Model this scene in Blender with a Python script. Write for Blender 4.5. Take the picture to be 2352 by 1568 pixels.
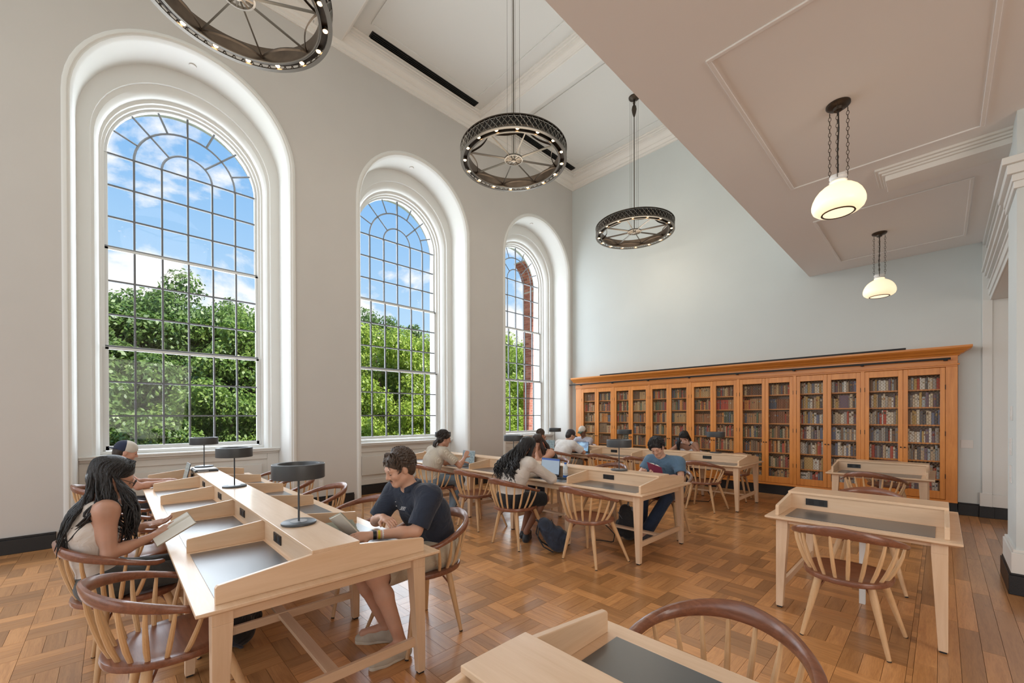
import bpy, math, random
import numpy as np
from mathutils import Vector, Matrix
for o in list(bpy.data.objects): bpy.data.objects.remove(o, do_unlink=True)
scene = bpy.context.scene
COL = scene.collection
random.seed(7)
PI = math.pi
# ------------------------------------------------------------------ camera
cam_d = bpy.data.cameras.new('camera'); cam = bpy.data.objects.new('camera', cam_d); COL.objects.link(cam)
FPX = 950.62
cam_d.sensor_width = 36.0; cam_d.lens = FPX*36.0/2352.0
cam_d.shift_y = (959.24-784.0)/2352.0
cam_d.clip_start = 0.05; cam_d.clip_end = 500
_r = Vector((0.69398, 0.71999, -0.0028)); _f = Vector((-0.71999, 0.69397, -0.0041)); _u = Vector((-0.00101, 0.00486, 0.99999))
M = Matrix((( _r.x, _u.x, -_f.x, 0.0), (_r.y, _u.y, -_f.y, 0.0), (_r.z, _u.z, -_f.z, 1.551), (0, 0, 0, 1)))
cam.matrix_world = M
scene.camera = cam
# ------------------------------------------------------------------ exposure
vs = scene.view_settings
vs.view_transform = 'Standard'; vs.look = 'None'; vs.gamma = 1.0; vs.use_curve_mapping = False
vs.exposure = 0.28
# ------------------------------------------------------------------ world: summer sky with cumulus clouds
world = bpy.data.worlds.new('sky'); scene.world = world; world.use_nodes = True
nt = world.node_tree; nt.nodes.clear()
def N(nt, t, **k):
    n = nt.nodes.new(t)
    for a, b in k.items():
        if a == 'inp':
            for i, v in b.items(): n.inputs[i].default_value = v
        else: setattr(n, a, b)
    return n
def LK(nt, a, b): nt.links.new(a, b)
def ramp(nt, stops, interp='LINEAR'):
    n = nt.nodes.new('ShaderNodeValToRGB'); cr = n.color_ramp; cr.interpolation = interp
    while len(cr.elements) < len(stops): cr.elements.new(0.5)
    for e, (p, c) in zip(cr.elements, stops):
        e.position = p; e.color = c if len(c) == 4 else (*c, 1)
    return n
tc = N(nt, 'ShaderNodeTexCoord'); sep = N(nt, 'ShaderNodeSeparateXYZ'); LK(nt, tc.outputs['Generated'], sep.inputs[0])
grad = ramp(nt, [(0.0, (0.30, 0.33, 0.28)), (0.49, (0.34, 0.37, 0.33)), (0.505, (0.70, 0.83, 0.92)), (0.60, (0.46, 0.68, 0.90)), (0.72, (0.25, 0.50, 0.84)), (1.0, (0.14, 0.36, 0.78))])
mr = N(nt, 'ShaderNodeMapRange', inp={1: -1.0, 2: 1.0, 3: 0.0, 4: 1.0}); LK(nt, sep.outputs[2], mr.inputs[0]); LK(nt, mr.outputs[0], grad.inputs[0])
mp = N(nt, 'ShaderNodeMapping', inp={1: (7.4, 2.35, 1.1), 3: (2.3, 2.3, 4.2)}); LK(nt, tc.outputs['Generated'], mp.inputs[0])
nz = N(nt, 'ShaderNodeTexNoise', inp={2: 1.6, 3: 10.0, 4: 0.58, 8: 0.25}); LK(nt, mp.outputs[0], nz.inputs[0])
bias = N(nt, 'ShaderNodeMapRange', inp={1: 0.10, 2: 0.55, 3: 0.15, 4: -0.14}); LK(nt, sep.outputs[2], bias.inputs[0])
add = N(nt, 'ShaderNodeMath', operation='ADD'); LK(nt, nz.outputs[0], add.inputs[0]); LK(nt, bias.outputs[0], add.inputs[1])
cl = ramp(nt, [(0.465, (0, 0, 0)), (0.535, (0.8, 0.8, 0.8)), (0.62, (1, 1, 1))]); LK(nt, add.outputs[0], cl.inputs[0])
up = N(nt, 'ShaderNodeMapRange', inp={1: 0.0, 2: 0.03, 3: 0.0, 4: 1.0}); LK(nt, sep.outputs[2], up.inputs[0])
ml = N(nt, 'ShaderNodeMath', operation='MULTIPLY'); LK(nt, cl.outputs[0], ml.inputs[0]); LK(nt, up.outputs[0], ml.inputs[1])
mix = N(nt, 'ShaderNodeMix', data_type='RGBA'); LK(nt, ml.outputs[0], mix.inputs[0]); LK(nt, grad.outputs[0], mix.inputs[6]); mix.inputs[7].default_value = (1.0, 0.99, 0.98, 1)
bg = N(nt, 'ShaderNodeBackground', inp={1: 0.92}); LK(nt, mix.outputs[2], bg.inputs[0])
wo = N(nt, 'ShaderNodeOutputWorld'); LK(nt, bg.outputs[0], wo.inputs[0])
# ------------------------------------------------------------------ sun (over the roof, lights the trees outside)
def add_light(name, kind, loc, energy, color=(1, 1, 1), **k):
    d = bpy.data.lights.new(name, kind); d.energy = energy; d.color = color
    for a, b in k.items(): setattr(d, a, b)
    o = bpy.data.objects.new(name, d); o.location = loc; COL.objects.link(o); return o
sun = add_light('sun', 'SUN', (20, 10, 30), 5.5, (1.0, 0.95, 0.86), angle=0.01)
sun.rotation_euler = Vector((-0.62, -0.22, -0.75)).to_track_quat('-Z', 'Y').to_euler()
# large soft fill lights, added unseen behind the camera and in the aisle
def area(name, loc, target, sx, sy, energy, color):
    o = add_light(name, 'AREA', loc, energy, color, shape='RECTANGLE', size=sx, size_y=sy)
    o.rotation_euler = (Vector(target)-Vector(loc)).to_track_quat('-Z', 'Y').to_euler(); return o
area('hall_fill', (-3.0, -5.6, 4.4), (-3.4, 6, 1.6), 8.0, 6.0, 185, (1.0, 0.97, 0.95))  # added fill from the unseen end of the hall
area('aisle_fill', (5.7, 2.0, 2.2), (0, 4.5, 1.8), 6.0, 3.0, 210, (1.0, 0.92, 0.84))  # added to lift the soffit and pier; no windows stand here
for k, y in enumerate((-2.745, 0.865, 4.475, 8.085)):     # sky light entering through each tall window
    area('window_daylight', (-8.55, y, 3.6), (0, y, 3.1), 1.85, 5.0, 135, (0.86, 0.93, 1.0))

# ------------------------------------------------------------------ materials
def new_mat(name):
    m = bpy.data.materials.new(name); m.use_nodes = True
    return m, m.node_tree, m.node_tree.nodes['Principled BSDF']
def mat(name, col, rough=0.5, metal=0.0, emit=None, es=0.0, spec=0.5, noise=0.0, nscale=20.0, bump=0.0, bscale=200.0, sheen=0.0, trans=0.0):
    m, nt, b = new_mat(name)
    b.inputs['Base Color'].default_value = (*col, 1); b.inputs['Roughness'].default_value = rough; b.inputs['Metallic'].default_value = metal
    b.inputs['Specular IOR Level'].default_value = spec
    if sheen: b.inputs['Sheen Weight'].default_value = sheen
    if trans: b.inputs['Transmission Weight'].default_value = trans
    if emit: b.inputs['Emission Color'].default_value = (*emit, 1); b.inputs['Emission Strength'].default_value = es
    if noise or bump:
        tc = N(nt, 'ShaderNodeTexCoord')
    if noise:
        n = N(nt, 'ShaderNodeTexNoise', inp={2: nscale, 3: 4.0}); LK(nt, tc.outputs['Object'], n.inputs[0])
        r = ramp(nt, [(0.25, tuple(c*(1-noise) for c in col)), (0.75, tuple(min(1, c*(1+noise)) for c in col))]); LK(nt, n.outputs[0], r.inputs[0])
        LK(nt, r.outputs[0], b.inputs['Base Color'])
    if bump:
        n2 = N(nt, 'ShaderNodeTexNoise', inp={2: bscale, 3: 3.0}); LK(nt, tc.outputs['Object'], n2.inputs[0])
        bp = N(nt, 'ShaderNodeBump', inp={0: bump, 1: 0.01}); LK(nt, n2.outputs[0], bp.inputs['Height']); LK(nt, bp.outputs[0], b.inputs['Normal'])
    return m
def wood(name, c1, c2, axis='x', rough=0.4, scale=1.0, var=0.12, island=False, coat=0.0, ring=0.35):
    m, nt, b = new_mat(name)
    tc = N(nt, 'ShaderNodeTexCoord'); oi = N(nt, 'ShaderNodeObjectInfo')
    if island:
        ge = N(nt, 'ShaderNodeNewGeometry'); ad = N(nt, 'ShaderNodeMath', operation='ADD'); LK(nt, ge.outputs['Random Per Island'], ad.inputs[0]); LK(nt, oi.outputs['Random'], ad.inputs[1])
        fr = N(nt, 'ShaderNodeMath', operation='FRACT'); LK(nt, ad.outputs[0], fr.inputs[0]); rnd = fr.outputs[0]
    else: rnd = oi.outputs['Random']
    sc = {'x': (0.7, 9, 9), 'y': (9, 0.7, 9), 'z': (9, 9, 0.7)}[axis]
    off = N(nt, 'ShaderNodeMath', operation='MULTIPLY', inp={1: 37.0}); LK(nt, rnd, off.inputs[0])
    vm = N(nt, 'ShaderNodeVectorMath', operation='ADD'); LK(nt, tc.outputs['Object'], vm.inputs[0]); LK(nt, off.outputs[0], vm.inputs[1])
    mp = N(nt, 'ShaderNodeMapping', inp={3: tuple(s*scale for s in sc)}); LK(nt, vm.outputs[0], mp.inputs[0])
    n = N(nt, 'ShaderNodeTexNoise', inp={2: 2.2, 3: 6.0, 4: 0.6, 8: 0.7}); LK(nt, mp.outputs[0], n.inputs[0])
    n2 = N(nt, 'ShaderNodeTexNoise', inp={2: 14.0, 3: 3.0}); LK(nt, mp.outputs[0], n2.inputs[0])
    mx = N(nt, 'ShaderNodeMath', operation='MULTIPLY_ADD', inp={1: ring, 2: 0.0}); LK(nt, n2.outputs[0], mx.inputs[0])
    ad2 = N(nt, 'ShaderNodeMath', operation='ADD'); LK(nt, n.outputs[0], ad2.inputs[0]); LK(nt, mx.outputs[0], ad2.inputs[1])
    r = ramp(nt, [(0.35, c2), (0.85, c1)]); LK(nt, ad2.outputs[0], r.inputs[0])
    hv = N(nt, 'ShaderNodeHueSaturation'); LK(nt, r.outputs[0], hv.inputs['Color'])
    mr = N(nt, 'ShaderNodeMapRange', inp={3: 1-var, 4: 1+var}); LK(nt, rnd, mr.inputs[0]); LK(nt, mr.outputs[0], hv.inputs['Value'])
    LK(nt, hv.outputs[0], b.inputs['Base Color'])
    b.inputs['Roughness'].default_value = rough
    if coat: b.inputs['Coat Weight'].default_value = coat; b.inputs['Coat Roughness'].default_value = 0.16
    bp = N(nt, 'ShaderNodeBump', inp={0: 0.06, 1: 0.002}); LK(nt, n2.outputs[0], bp.inputs['Height']); LK(nt, bp.outputs[0], b.inputs['Normal'])
    return m
MAPLE1, MAPLE2 = (0.79, 0.57, 0.385), (0.68, 0.455, 0.275)
M_ = {}
for a in 'xyz':
    M_['maple_'+a] = wood('maple_'+a, MAPLE1, MAPLE2, a, 0.38, 1.2, 0.05, coat=0.3, ring=0.25)
    M_['walnut_'+a] = wood('walnut_'+a, (0.27, 0.105, 0.055), (0.125, 0.045, 0.024), a, 0.30, 2.0, 0.10, coat=0.25)
    M_['cherry_'+a] = wood('cherry_'+a, (0.79, 0.305, 0.060), (0.60, 0.200, 0.032), a, 0.36, 1.0, 0.06, coat=0.2, ring=0.3)
OAK = ((0.55, 0.265, 0.098), (0.33, 0.135, 0.043))
M_['oak_x'] = wood('oak_x', *OAK, 'x', 0.28, 1.6, 0.34, island=True, coat=0.35, ring=0.5)
M_['oak_y'] = wood('oak_y', *OAK, 'y', 0.28, 1.6, 0.34, island=True, coat=0.35, ring=0.5)
M_['spindle'] = wood('spindle', (0.70, 0.45, 0.24), (0.56, 0.33, 0.155), 'z', 0.4, 1.5, 0.05)
M_['joint'] = mat('joint', (0.22, 0.105, 0.045), 0.7)
M_['wall'] = mat('wall_paint_warmed', (0.58, 0.555, 0.525), 0.7, noise=0.02, nscale=1.5)  # same paint as the end wall, warmed to imitate backlight and floor bounce
M_['wallblue'] = mat('wall_paint_cool', (0.62, 0.66, 0.655), 0.7, noise=0.02, nscale=1.5)
M_['trim'] = mat('trim_paint', (0.74, 0.74, 0.715), 0.42)
M_['wains'] = mat('wainscot_paint', (0.66, 0.64, 0.60), 0.45)
M_['ceil'] = mat('ceiling_paint', (0.72, 0.725, 0.71), 0.8)
M_['soffit'] = mat('soffit_paint', (0.82, 0.80, 0.785), 0.75)
M_['crown'] = mat('crown_paint', (0.78, 0.75, 0.71), 0.5)
M_['black'] = mat('black_paint', (0.012, 0.012, 0.013), 0.45, bump=0.2, bscale=120)
M_['sash'] = mat('sash_paint', (0.70, 0.71, 0.70), 0.45)
M_['munt_backlit'] = mat('muntin_backlit', (0.15, 0.16, 0.175), 0.5)  # white paint darkened to imitate bars backlit by the sky
M_['pad'] = mat('desk_leather', (0.030, 0.034, 0.040), 0.36, spec=1.0, bump=0.05, bscale=500)
for _k in ('Coat Weight',): M_['pad'].node_tree.nodes['Principled BSDF'].inputs[_k].default_value = 0.6
M_['pad'].node_tree.nodes['Principled BSDF'].inputs['Coat Roughness'].default_value = 0.28
M_['lamp'] = mat('lamp_metal', (0.075, 0.082, 0.088), 0.42, 0.3)
M_['outlet'] = mat('outlet_black', (0.01, 0.01, 0.01), 0.4)
M_['plate'] = mat('white_plate', (0.72, 0.70, 0.67), 0.4)
M_['bronze'] = mat('bronze', (0.075, 0.058, 0.045), 0.42, 0.85, noise=0.25, nscale=9)
M_['bronze_l'] = mat('bronze_light', (0.20, 0.18, 0.155), 0.38, 0.9)
M_['bulb'] = mat('bulb', (1, 0.8, 0.55), 0.4, emit=(1.0, 0.58, 0.26), es=9)
M_['opal'] = mat('opal_glass', (0.95, 0.88, 0.78), 0.25, emit=(1.0, 0.74, 0.45), es=0.75)
M_['opal_b'] = mat('opal_bottom', (0.95, 0.9, 0.8), 0.2, emit=(1.0, 0.80, 0.55), es=0.9)
M_['iron'] = mat('iron', (0.012, 0.012, 0.012), 0.45, 0.5)
M_['wire'] = mat('wire', (0.34, 0.24, 0.13), 0.45, 0.35)
M_['rubber'] = mat('rubber', (0.015, 0.015, 0.015), 0.7)
M_['paper'] = mat('paper', (0.66, 0.61, 0.52), 0.8)
M_['white'] = mat('white_plastic', (0.75, 0.75, 0.75), 0.4)
M_['alu'] = mat('aluminium', (0.42, 0.43, 0.45), 0.35, 0.7)
M_['darkcase'] = mat('dark_case', (0.05, 0.055, 0.065), 0.4, 0.3)
M_['keys'] = mat('keys', (0.012, 0.012, 0.014), 0.5)
M_['brick'] = None
def thin_glass():
    m, nt, b = new_mat('window_glass'); nt.nodes.remove(b)
    t = N(nt, 'ShaderNodeBsdfTransparent'); g = N(nt, 'ShaderNodeBsdfGlossy', inp={1: 0.02}); mx = N(nt, 'ShaderNodeMixShader', inp={0: 0.012})
    LK(nt, t.outputs[0], mx.inputs[1]); LK(nt, g.outputs[0], mx.inputs[2]); LK(nt, mx.outputs[0], nt.nodes['Material Output'].inputs[0]); return m
M_['glass'] = thin_glass()
def brick_mat():
    m, nt, b = new_mat('brick'); oi = N(nt, 'ShaderNodeObjectInfo'); ge = N(nt, 'ShaderNodeNewGeometry')
    ad = N(nt, 'ShaderNodeMath', operation='ADD'); LK(nt, oi.outputs['Random'], ad.inputs[0]); LK(nt, ge.outputs['Random Per Island'], ad.inputs[1])
    fr = N(nt, 'ShaderNodeMath', operation='FRACT'); LK(nt, ad.outputs[0], fr.inputs[0])
    r = ramp(nt, [(0, (0.28, 0.075, 0.045)), (0.5, (0.42, 0.13, 0.075)), (1, (0.50, 0.19, 0.12))]); LK(nt, fr.outputs[0], r.inputs[0]); LK(nt, r.outputs[0], b.inputs['Base Color'])
    b.inputs['Roughness'].default_value = 0.9; return m
M_['brick'] = brick_mat()
M_['mortar'] = mat('mortar', (0.55, 0.48, 0.40), 0.95)

# ------------------------------------------------------------------ helpers
class MB:
    def __init__(s): s.v = []; s.f = []
    def add(s, v, f):
        n = len(s.v); s.v += [tuple(map(float, q)) for q in v]; s.f += [tuple(i+n for i in g) for g in f]; return s
    def box(s, x0, y0, z0, x1, y1, z1):
        v = [(x0,y0,z0),(x1,y0,z0),(x1,y1,z0),(x0,y1,z0),(x0,y0,z1),(x1,y0,z1),(x1,y1,z1),(x0,y1,z1)]
        return s.add(v, [(0,3,2,1),(4,5,6,7),(0,1,5,4),(1,2,6,5),(2,3,7,6),(3,0,4,7)])
    def cbox(s, c, d): return s.box(c[0]-d[0]/2, c[1]-d[1]/2, c[2]-d[2]/2, c[0]+d[0]/2, c[1]+d[1]/2, c[2]+d[2]/2)
    def hexa(s, bot, top):
        return s.add(list(bot)+list(top), [(0,3,2,1),(4,5,6,7),(0,1,5,4),(1,2,6,5),(2,3,7,6),(3,0,4,7)])
    def prism(s, poly, axis, a, b):
        # poly: list of 2d points (ccw); extruded along axis from a to b
        def P(p, t):
            if axis == 'x': return (t, p[0], p[1])
            if axis == 'y': return (p[0], t, p[1])
            return (p[0], p[1], t)
        n = len(poly); v = [P(p, a) for p in poly]+[P(p, b) for p in poly]
        f = [tuple(range(n))[::-1], tuple(range(n, 2*n))]+[(i, (i+1) % n, n+(i+1) % n, n+i) for i in range(n)]
        return s.add(v, f)
    def tube(s, pts, r, n=8, cap=True, closed=False, squash=None):
        pts = [Vector(p) for p in pts]; m = len(pts)
        rs = r if hasattr(r, '__len__') else [r]*m
        rings = []; ref = None
        for i, p in enumerate(pts):
            a = pts[(i-1) % m] if (closed or i > 0) else p; b = pts[(i+1) % m] if (closed or i < m-1) else p
            t = (b-a).normalized()
            if ref is None:
                ref = Vector((0, 0, 1)) if abs(t.z) < 0.9 else Vector((1, 0, 0))
            u = (ref-t*ref.dot(t))
            if u.length < 1e-6: u = t.orthogonal()
            u.normalize(); w = t.cross(u); ref = u
            ring = []
            for k in range(n):
                a_ = 2*PI*k/n; ca, sa = math.cos(a_)*rs[i], math.sin(a_)*rs[i]
                if squash: ca *= squash[0]; sa *= squash[1]
                ring.append(p+u*ca+w*sa)
            rings.append(ring)
        v = [q for g in rings for q in g]; f = []
        mm = m if closed else m-1
        for i in range(mm):
            j = (i+1) % m
            for k in range(n): f.append((i*n+k, i*n+(k+1) % n, j*n+(k+1) % n, j*n+k))
        if cap and not closed: f += [tuple(range(n))[::-1], tuple(range((m-1)*n, m*n))]
        return s.add(v, f)
    def lathe(s, prof, n=24, c=(0, 0, 0), cap=True):
        v = []; f = []; m = len(prof)
        for r, z in prof:
            for k in range(n): a = 2*PI*k/n; v.append((c[0]+r*math.cos(a), c[1]+r*math.sin(a), c[2]+z))
        for i in range(m-1):
            for k in range(n): f.append((i*n+k, i*n+(k+1) % n, (i+1)*n+(k+1) % n, (i+1)*n+k))
        if cap: f += [tuple(range(n))[::-1], tuple(range((m-1)*n, m*n))]
        return s.add(v, f)
    def sweep(s, prof, path, closed=False, cap=False):
        # prof: list of (a,b); path: list of frames (origin, A, B) -> origin + a*A + b*B
        m = len(prof); v = []
        for o, A, B in path:
            for a, b in prof: v.append(Vector(o)+Vector(A)*a+Vector(B)*b)
        f = []; L = len(path)
        for i in range(L if closed else L-1):
            j = (i+1) % L
            for k in range(m-1): f.append((i*m+k, i*m+k+1, j*m+k+1, j*m+k))
        return s.add(v, f)
    def mesh(s, name):
        me = bpy.data.meshes.new(name); me.from_pydata(s.v, [], s.f); me.update(); return me
    def build(s, name, m, parent=None, smooth=False, bevel=0.0, seg=2):
        o = bpy.data.objects.new(name, s.mesh(name)); COL.objects.link(o)
        me = o.data; me.materials.append(M_[m] if isinstance(m, str) else m)
        if smooth:
            me.polygons.foreach_set('use_smooth', [True]*len(me.polygons))
            try: me.set_sharp_from_angle(angle=math.radians(40))
            except Exception: pass
        if bevel:
            b = o.modifiers.new('bevel', 'BEVEL'); b.width = bevel; b.segments = seg; b.limit_method = 'ANGLE'; b.angle_limit = 0.7
        if parent is not None: o.parent = parent
        return o
def tag(o, label=None, cat=None, group=None, kind=None):
    if label: o['label'] = label
    if cat: o['category'] = cat
    if group: o['group'] = group
    if kind: o['kind'] = kind
    return o
def empty(name, loc=(0, 0, 0), rz=0.0, label=None, cat=None, group=None, kind=None):
    o = bpy.data.objects.new(name, None); o.location = loc; o.rotation_euler = (0, 0, rz); o.empty_display_size = 0.1
    COL.objects.link(o); return tag(o, label, cat, group, kind)
def struct(o, label): return tag(o, label, 'room shell', kind='structure')
KIDS = {}
def children(o):
    return [c for c in COL.objects if c.parent == o]
def dup(o, parent=None, kids=None):
    c = o.copy(); COL.objects.link(c); c.parent = parent
    for ch in list(o.children): dup(ch, c)
    return c
def link_copy(name, me, loc, parent=None, rot=None):
    o = bpy.data.objects.new(name, me); o.location = loc
    if rot: o.rotation_euler = rot
    if parent is not None: o.parent = parent
    COL.objects.link(o); return o
ORD = ['first', 'second', 'third', 'fourth', 'fifth', 'sixth', 'seventh', 'eighth', 'ninth', 'tenth', 'eleventh', 'twelfth', 'thirteenth', 'fourteenth', 'fifteenth', 'sixteenth', 'seventeenth', 'eighteenth', 'nineteenth', 'twentieth', 'twenty-first', 'twenty-second', 'twenty-third', 'twenty-fourth', 'twenty-fifth', 'twenty-sixth']
# ------------------------------------------------------------------ the room
XL, YB, YR = -7.344, 9.5, -5.5          # window wall, bookcase wall, open end of the hall
XS, ZS, ZC = -1.737, 4.171, 8.36        # gallery edge, gallery soffit, upper ceiling
XG = -8.194                             # glass plane
WINS = [0.865, 4.475, 8.085]
WALLWINS = [-2.745]+WINS
HW, SPR, RHW, RSPR = 0.94, 5.31, 1.27, 5.50
NA = 28
def skin(mb, x, hw, spr, y0, y1, z0, z1, zb, flip=False):
    """wall skin in the plane x with round-headed openings"""
    def q(a, b, c, d):
        f = [(x, *a), (x, *b), (x, *c), (x, *d)]
        mb.add(f if not flip else f[::-1], [(0, 1, 2, 3)])
    y = y0
    for yc in WALLWINS:
        q((y, z0), (yc-hw, z0), (yc-hw, z1), (y, z1)); y = yc+hw
        if zb > z0: q((yc-hw, z0), (yc+hw, z0), (yc+hw, zb), (yc-hw, zb))
        prev = None
        for i in range(NA+1):
            a = PI-PI*i/NA; p = (yc+hw*math.cos(a), spr+hw*math.sin(a))
            if prev: q(prev, p, (p[0], z1), (prev[0], z1))
            prev = p
    q((y, z0), (y1, z0), (y1, z1), (y, z1))
wl = MB(); skin(wl, XL, RHW, RSPR, YR, YB, 0, 8.6, 0, flip=False)
wall_left = struct(wl.build('wall_left', 'wall'), 'tall pale window wall with three round-headed openings')
we = MB(); skin(we, -8.46, 0.97, SPR, YR, YB+0.4, -6, 9.0, 1.0, flip=True)
we.box(-8.46, YB, -6, XL, YB+0.4, 9.0); we.box(-8.46, YR-0.3, -6, XL, YR, 9.0)
wo_ = we.build('outer_wall', 'brick', wall_left)
def shift_z(o): return max(0.0, min(0.19, (o-0.03)*0.19/0.23))
def arch_sweep(mb, prof, yc, zb):
    """profile (offset from the glass, x) swept round the opening; wider rings spring a little higher"""
    v = []; m = len(prof)
    fr = [(None, -1)]+[(PI-PI*i/NA, 0) for i in range(NA+1)]+[(None, 1)]
    for a, sd in fr:
        for o, x in prof:
            r = HW+o
            if a is None: v.append((x, yc+sd*r, zb))
            else: v.append((x, yc+r*math.cos(a), SPR+shift_z(o)+r*math.sin(a)))
    L = len(fr); mb.add(v, [(i*m+k, i*m+k+1, (i+1)*m+k+1, (i+1)*m+k) for i in range(L-1) for k in range(m-1)])
def arch_path(yc, hw, spr, zb, x=0.0):
    """frames up one side, over the arch and down the other; A points outwards from the opening, B along +x"""
    P = [((x, yc-hw, zb), (0, -1, 0), (1, 0, 0))]
    for i in range(NA+1):
        a = PI-PI*i/NA; c, s = math.cos(a), math.sin(a)
        P.append(((x, yc+hw*c, spr+hw*s), (0, c, s), (1, 0, 0)))
    P.append(((x, yc+hw, zb), (0, 1, 0), (1, 0, 0))); return P
BEAD = [(0.36, XL-0.001), (0.36, XL+0.012), (0.345, XL+0.022), (0.315, XL+0.022), (0.30, XL+0.008), (0.285, XL+0.008), (0.265, XL-0.03), (0.26, XL-0.06)]
CASING = [(0.26, XL-0.06), (0.26, -7.895), (0.13, -7.90), (0.13, -7.935), (0.11, -7.95), (0.095, -7.95), (0.07, -7.985), (0.055, -8.03), (0.055, -8.08), (0.03, -8.09), (0.03, -8.14), (0.0, -8.15), (0.0, -8.30), (0.03, -8.42), (0.03, -8.46)]
PANE_ME = {}
def pane_mesh(w, h):
    k = (round(w, 3), round(h, 3))
    if k not in PANE_ME:
        m = MB().box(-0.002, -w/2, -h/2, 0.002, w/2, h/2).mesh('pane'); m.materials.append(M_['glass']); PANE_ME[k] = m
    return PANE_ME[k]
def sector(x, yc, zc, r0, r1, a0, a1, n=5):
    m = MB(); out = []
    for i in range(n+1):
        a = a0+(a1-a0)*i/n; out.append((yc+r1*math.cos(a), zc+r1*math.sin(a)))
    if r0 > 0.01:
        for i in range(n, -1, -1):
            a = a0+(a1-a0)*i/n; out.append((yc+r0*math.cos(a), zc+r0*math.sin(a)))
    else: out.append((yc, zc))
    return m.prism(out, 'x', x-0.002, x+0.002)
def make_window(n, yc):
    w = tag(empty('window_%d' % n, (0, 0, 0)), ['largest tall arched window behind the left reading table', 'middle tall arched window behind the navy-shirted reader', 'narrow-looking arched window beside the bookcase corner, brick jamb outside'][n-1], 'window', kind='structure')
    cs = MB(); arch_sweep(cs, BEAD+CASING[1:], yc, 1.03)
    # below the sill only the bead and the deep reveal run on to the floor
    low = BEAD+[(0.26, -7.99)]
    cs.sweep(low, [((0, yc-HW, 0), (0, -1, 0), (1, 0, 0)), ((0, yc-HW, 1.03), (0, -1, 0), (1, 0, 0))])
    cs.sweep(low[::-1], [((0, yc+HW, 0), (0, 1, 0), (1, 0, 0)), ((0, yc+HW, 1.03), (0, 1, 0), (1, 0, 0))])
    cs.build('casing', 'trim', w, smooth=True)
    MB().box(-8.32, yc-1.2, 0.975, -7.885, yc+1.2, 1.005).box(-8.32, yc-1.2, 1.005, -7.865, yc+1.2, 1.03).box(-8.3, yc-1.0, 1.03, -8.06, yc+1.0, 1.075).build('window_sill', 'trim', w, bevel=0.006)
    # wainscot below the sill
    wp = MB().box(-8.02, yc-1.2, 0.0, -7.975, yc+1.2, 0.98).build('wainscot', 'wains', w)
    fr = MB()
    for (a, b, c, d) in [(-1.2, 1.2, 0.93, 0.975), (-1.2, -1.02, 0.19, 0.93), (1.02, 1.2, 0.19, 0.93), (-1.02, 1.02, 0.19, 0.30), (-1.02, 1.02, 0.84, 0.93)]:
        fr.box(-7.975, yc+a, c, -7.955, yc+b, d)
    fr.box(-7.975, yc-0.94, 0.38, -7.945, yc+0.94, 0.76)
    fr.build('wainscot_panel', 'wains', wp, bevel=0.008)
    MB().box(-7.975, yc-1.2, 0, -7.935, yc+1.2, 0.165).box(-7.975, yc-1.2, 0.165, -7.947, yc+1.2, 0.19).build('base_board', 'black', w, bevel=0.004)
    MB().lathe([(0.045, 0.0), (0.045, -0.012), (0.03, -0.016)], 20, (-7.62, yc, RSPR+RHW-0.075)).build('smoke_detector', 'plate', w, smooth=True)
    cw = 2*HW/6.0; bw = 0.024
    # three sashes, the lowest nearest the room
    zs = [1.085, 2.539, 3.962, SPR]
    for si in range(3):
        x = XG+0.045-0.045*si; z0, z1 = zs[si], zs[si+1]
        sm = 'sash'
        s = MB()
        rail = 0.058
        s.box(x-0.022, yc-HW, z0, x+0.022, yc+HW, z0+(rail if si == 0 else 0.034))
        if si < 2: s.box(x-0.022, yc-HW, z1-0.03, x+0.022, yc+HW, z1+0.004)
        for sg in (-1, 1):
            s.box(x-0.022, yc+sg*HW-0.035, z0, x+0.022, yc+sg*HW+0.035, z1)
        so = s.build('sash', sm, w)
        b = MB(); rh = (z1-z0)/3.0
        for k in range(1, 6): b.box(x-0.018, yc-HW+k*cw-bw/2, z0, x+0.018, yc-HW+k*cw+bw/2, z1)
        for k in range(1, 3 if si < 2 else 4): b.box(x-0.017, yc-HW, z0+k*rh-bw/2, x+0.017, yc+HW, z0+k*rh+bw/2)
        if si > 0: b.box(x-0.026, yc-HW, z0-0.006, x+0.026, yc+HW, z0+0.030)
        if si == 2:
            for rr in (HW*2/3, HW/3):
                b.tube([(x, yc+rr*math.cos(PI*i/24), SPR+rr*math.sin(PI*i/24)) for i in range(25)], bw/2*1.25, 4)
            for a in (22.5, 45, 67.5, 112.5, 135, 157.5):
                a_ = math.radians(a); r0 = HW/3 if a in (45, 135) else HW*2/3
                b.tube([(x, yc+r0*math.cos(a_), SPR+r0*math.sin(a_)), (x, yc+HW*math.cos(a_), SPR+HW*math.sin(a_))], bw/2*1.2, 4)
            b.box(x-0.018, yc-bw/2, SPR, x+0.018, yc+bw/2, SPR+HW)
            s2 = MB().sweep([(0.0, -0.03), (-0.03, -0.03), (-0.03, 0.03), (0.0, 0.03)], [((x, o[1], o[2]), A, B) for o, A, B in arch_path(yc, HW, SPR, SPR)]); s2.build('arch_rail', 'sash', so)
        b.build('muntin', 'munt_backlit', so)
        me = pane_mesh(cw-bw*0.5, rh-bw*0.5)
        for r in range(3):
            for c in range(6): link_copy('pane', me, (x, yc-HW+(c+0.5)*cw, z0+(r+0.5)*rh), so)
        if si == 2:
            for i in range(8): sector(x, yc, SPR, HW*2/3+0.008, HW-0.01, PI*i/8, PI*(i+1)/8).build('pane', 'glass', so)
            for i in range(4): sector(x, yc, SPR, HW/3+0.008, HW*2/3-0.008, PI*i/4, PI*(i+1)/4).build('pane', 'glass', so)
            for i in range(2): sector(x, yc, SPR, 0, HW/3-0.008, PI*i/2, PI*(i+1)/2, 6).build('pane', 'glass', so)
    return w
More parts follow.
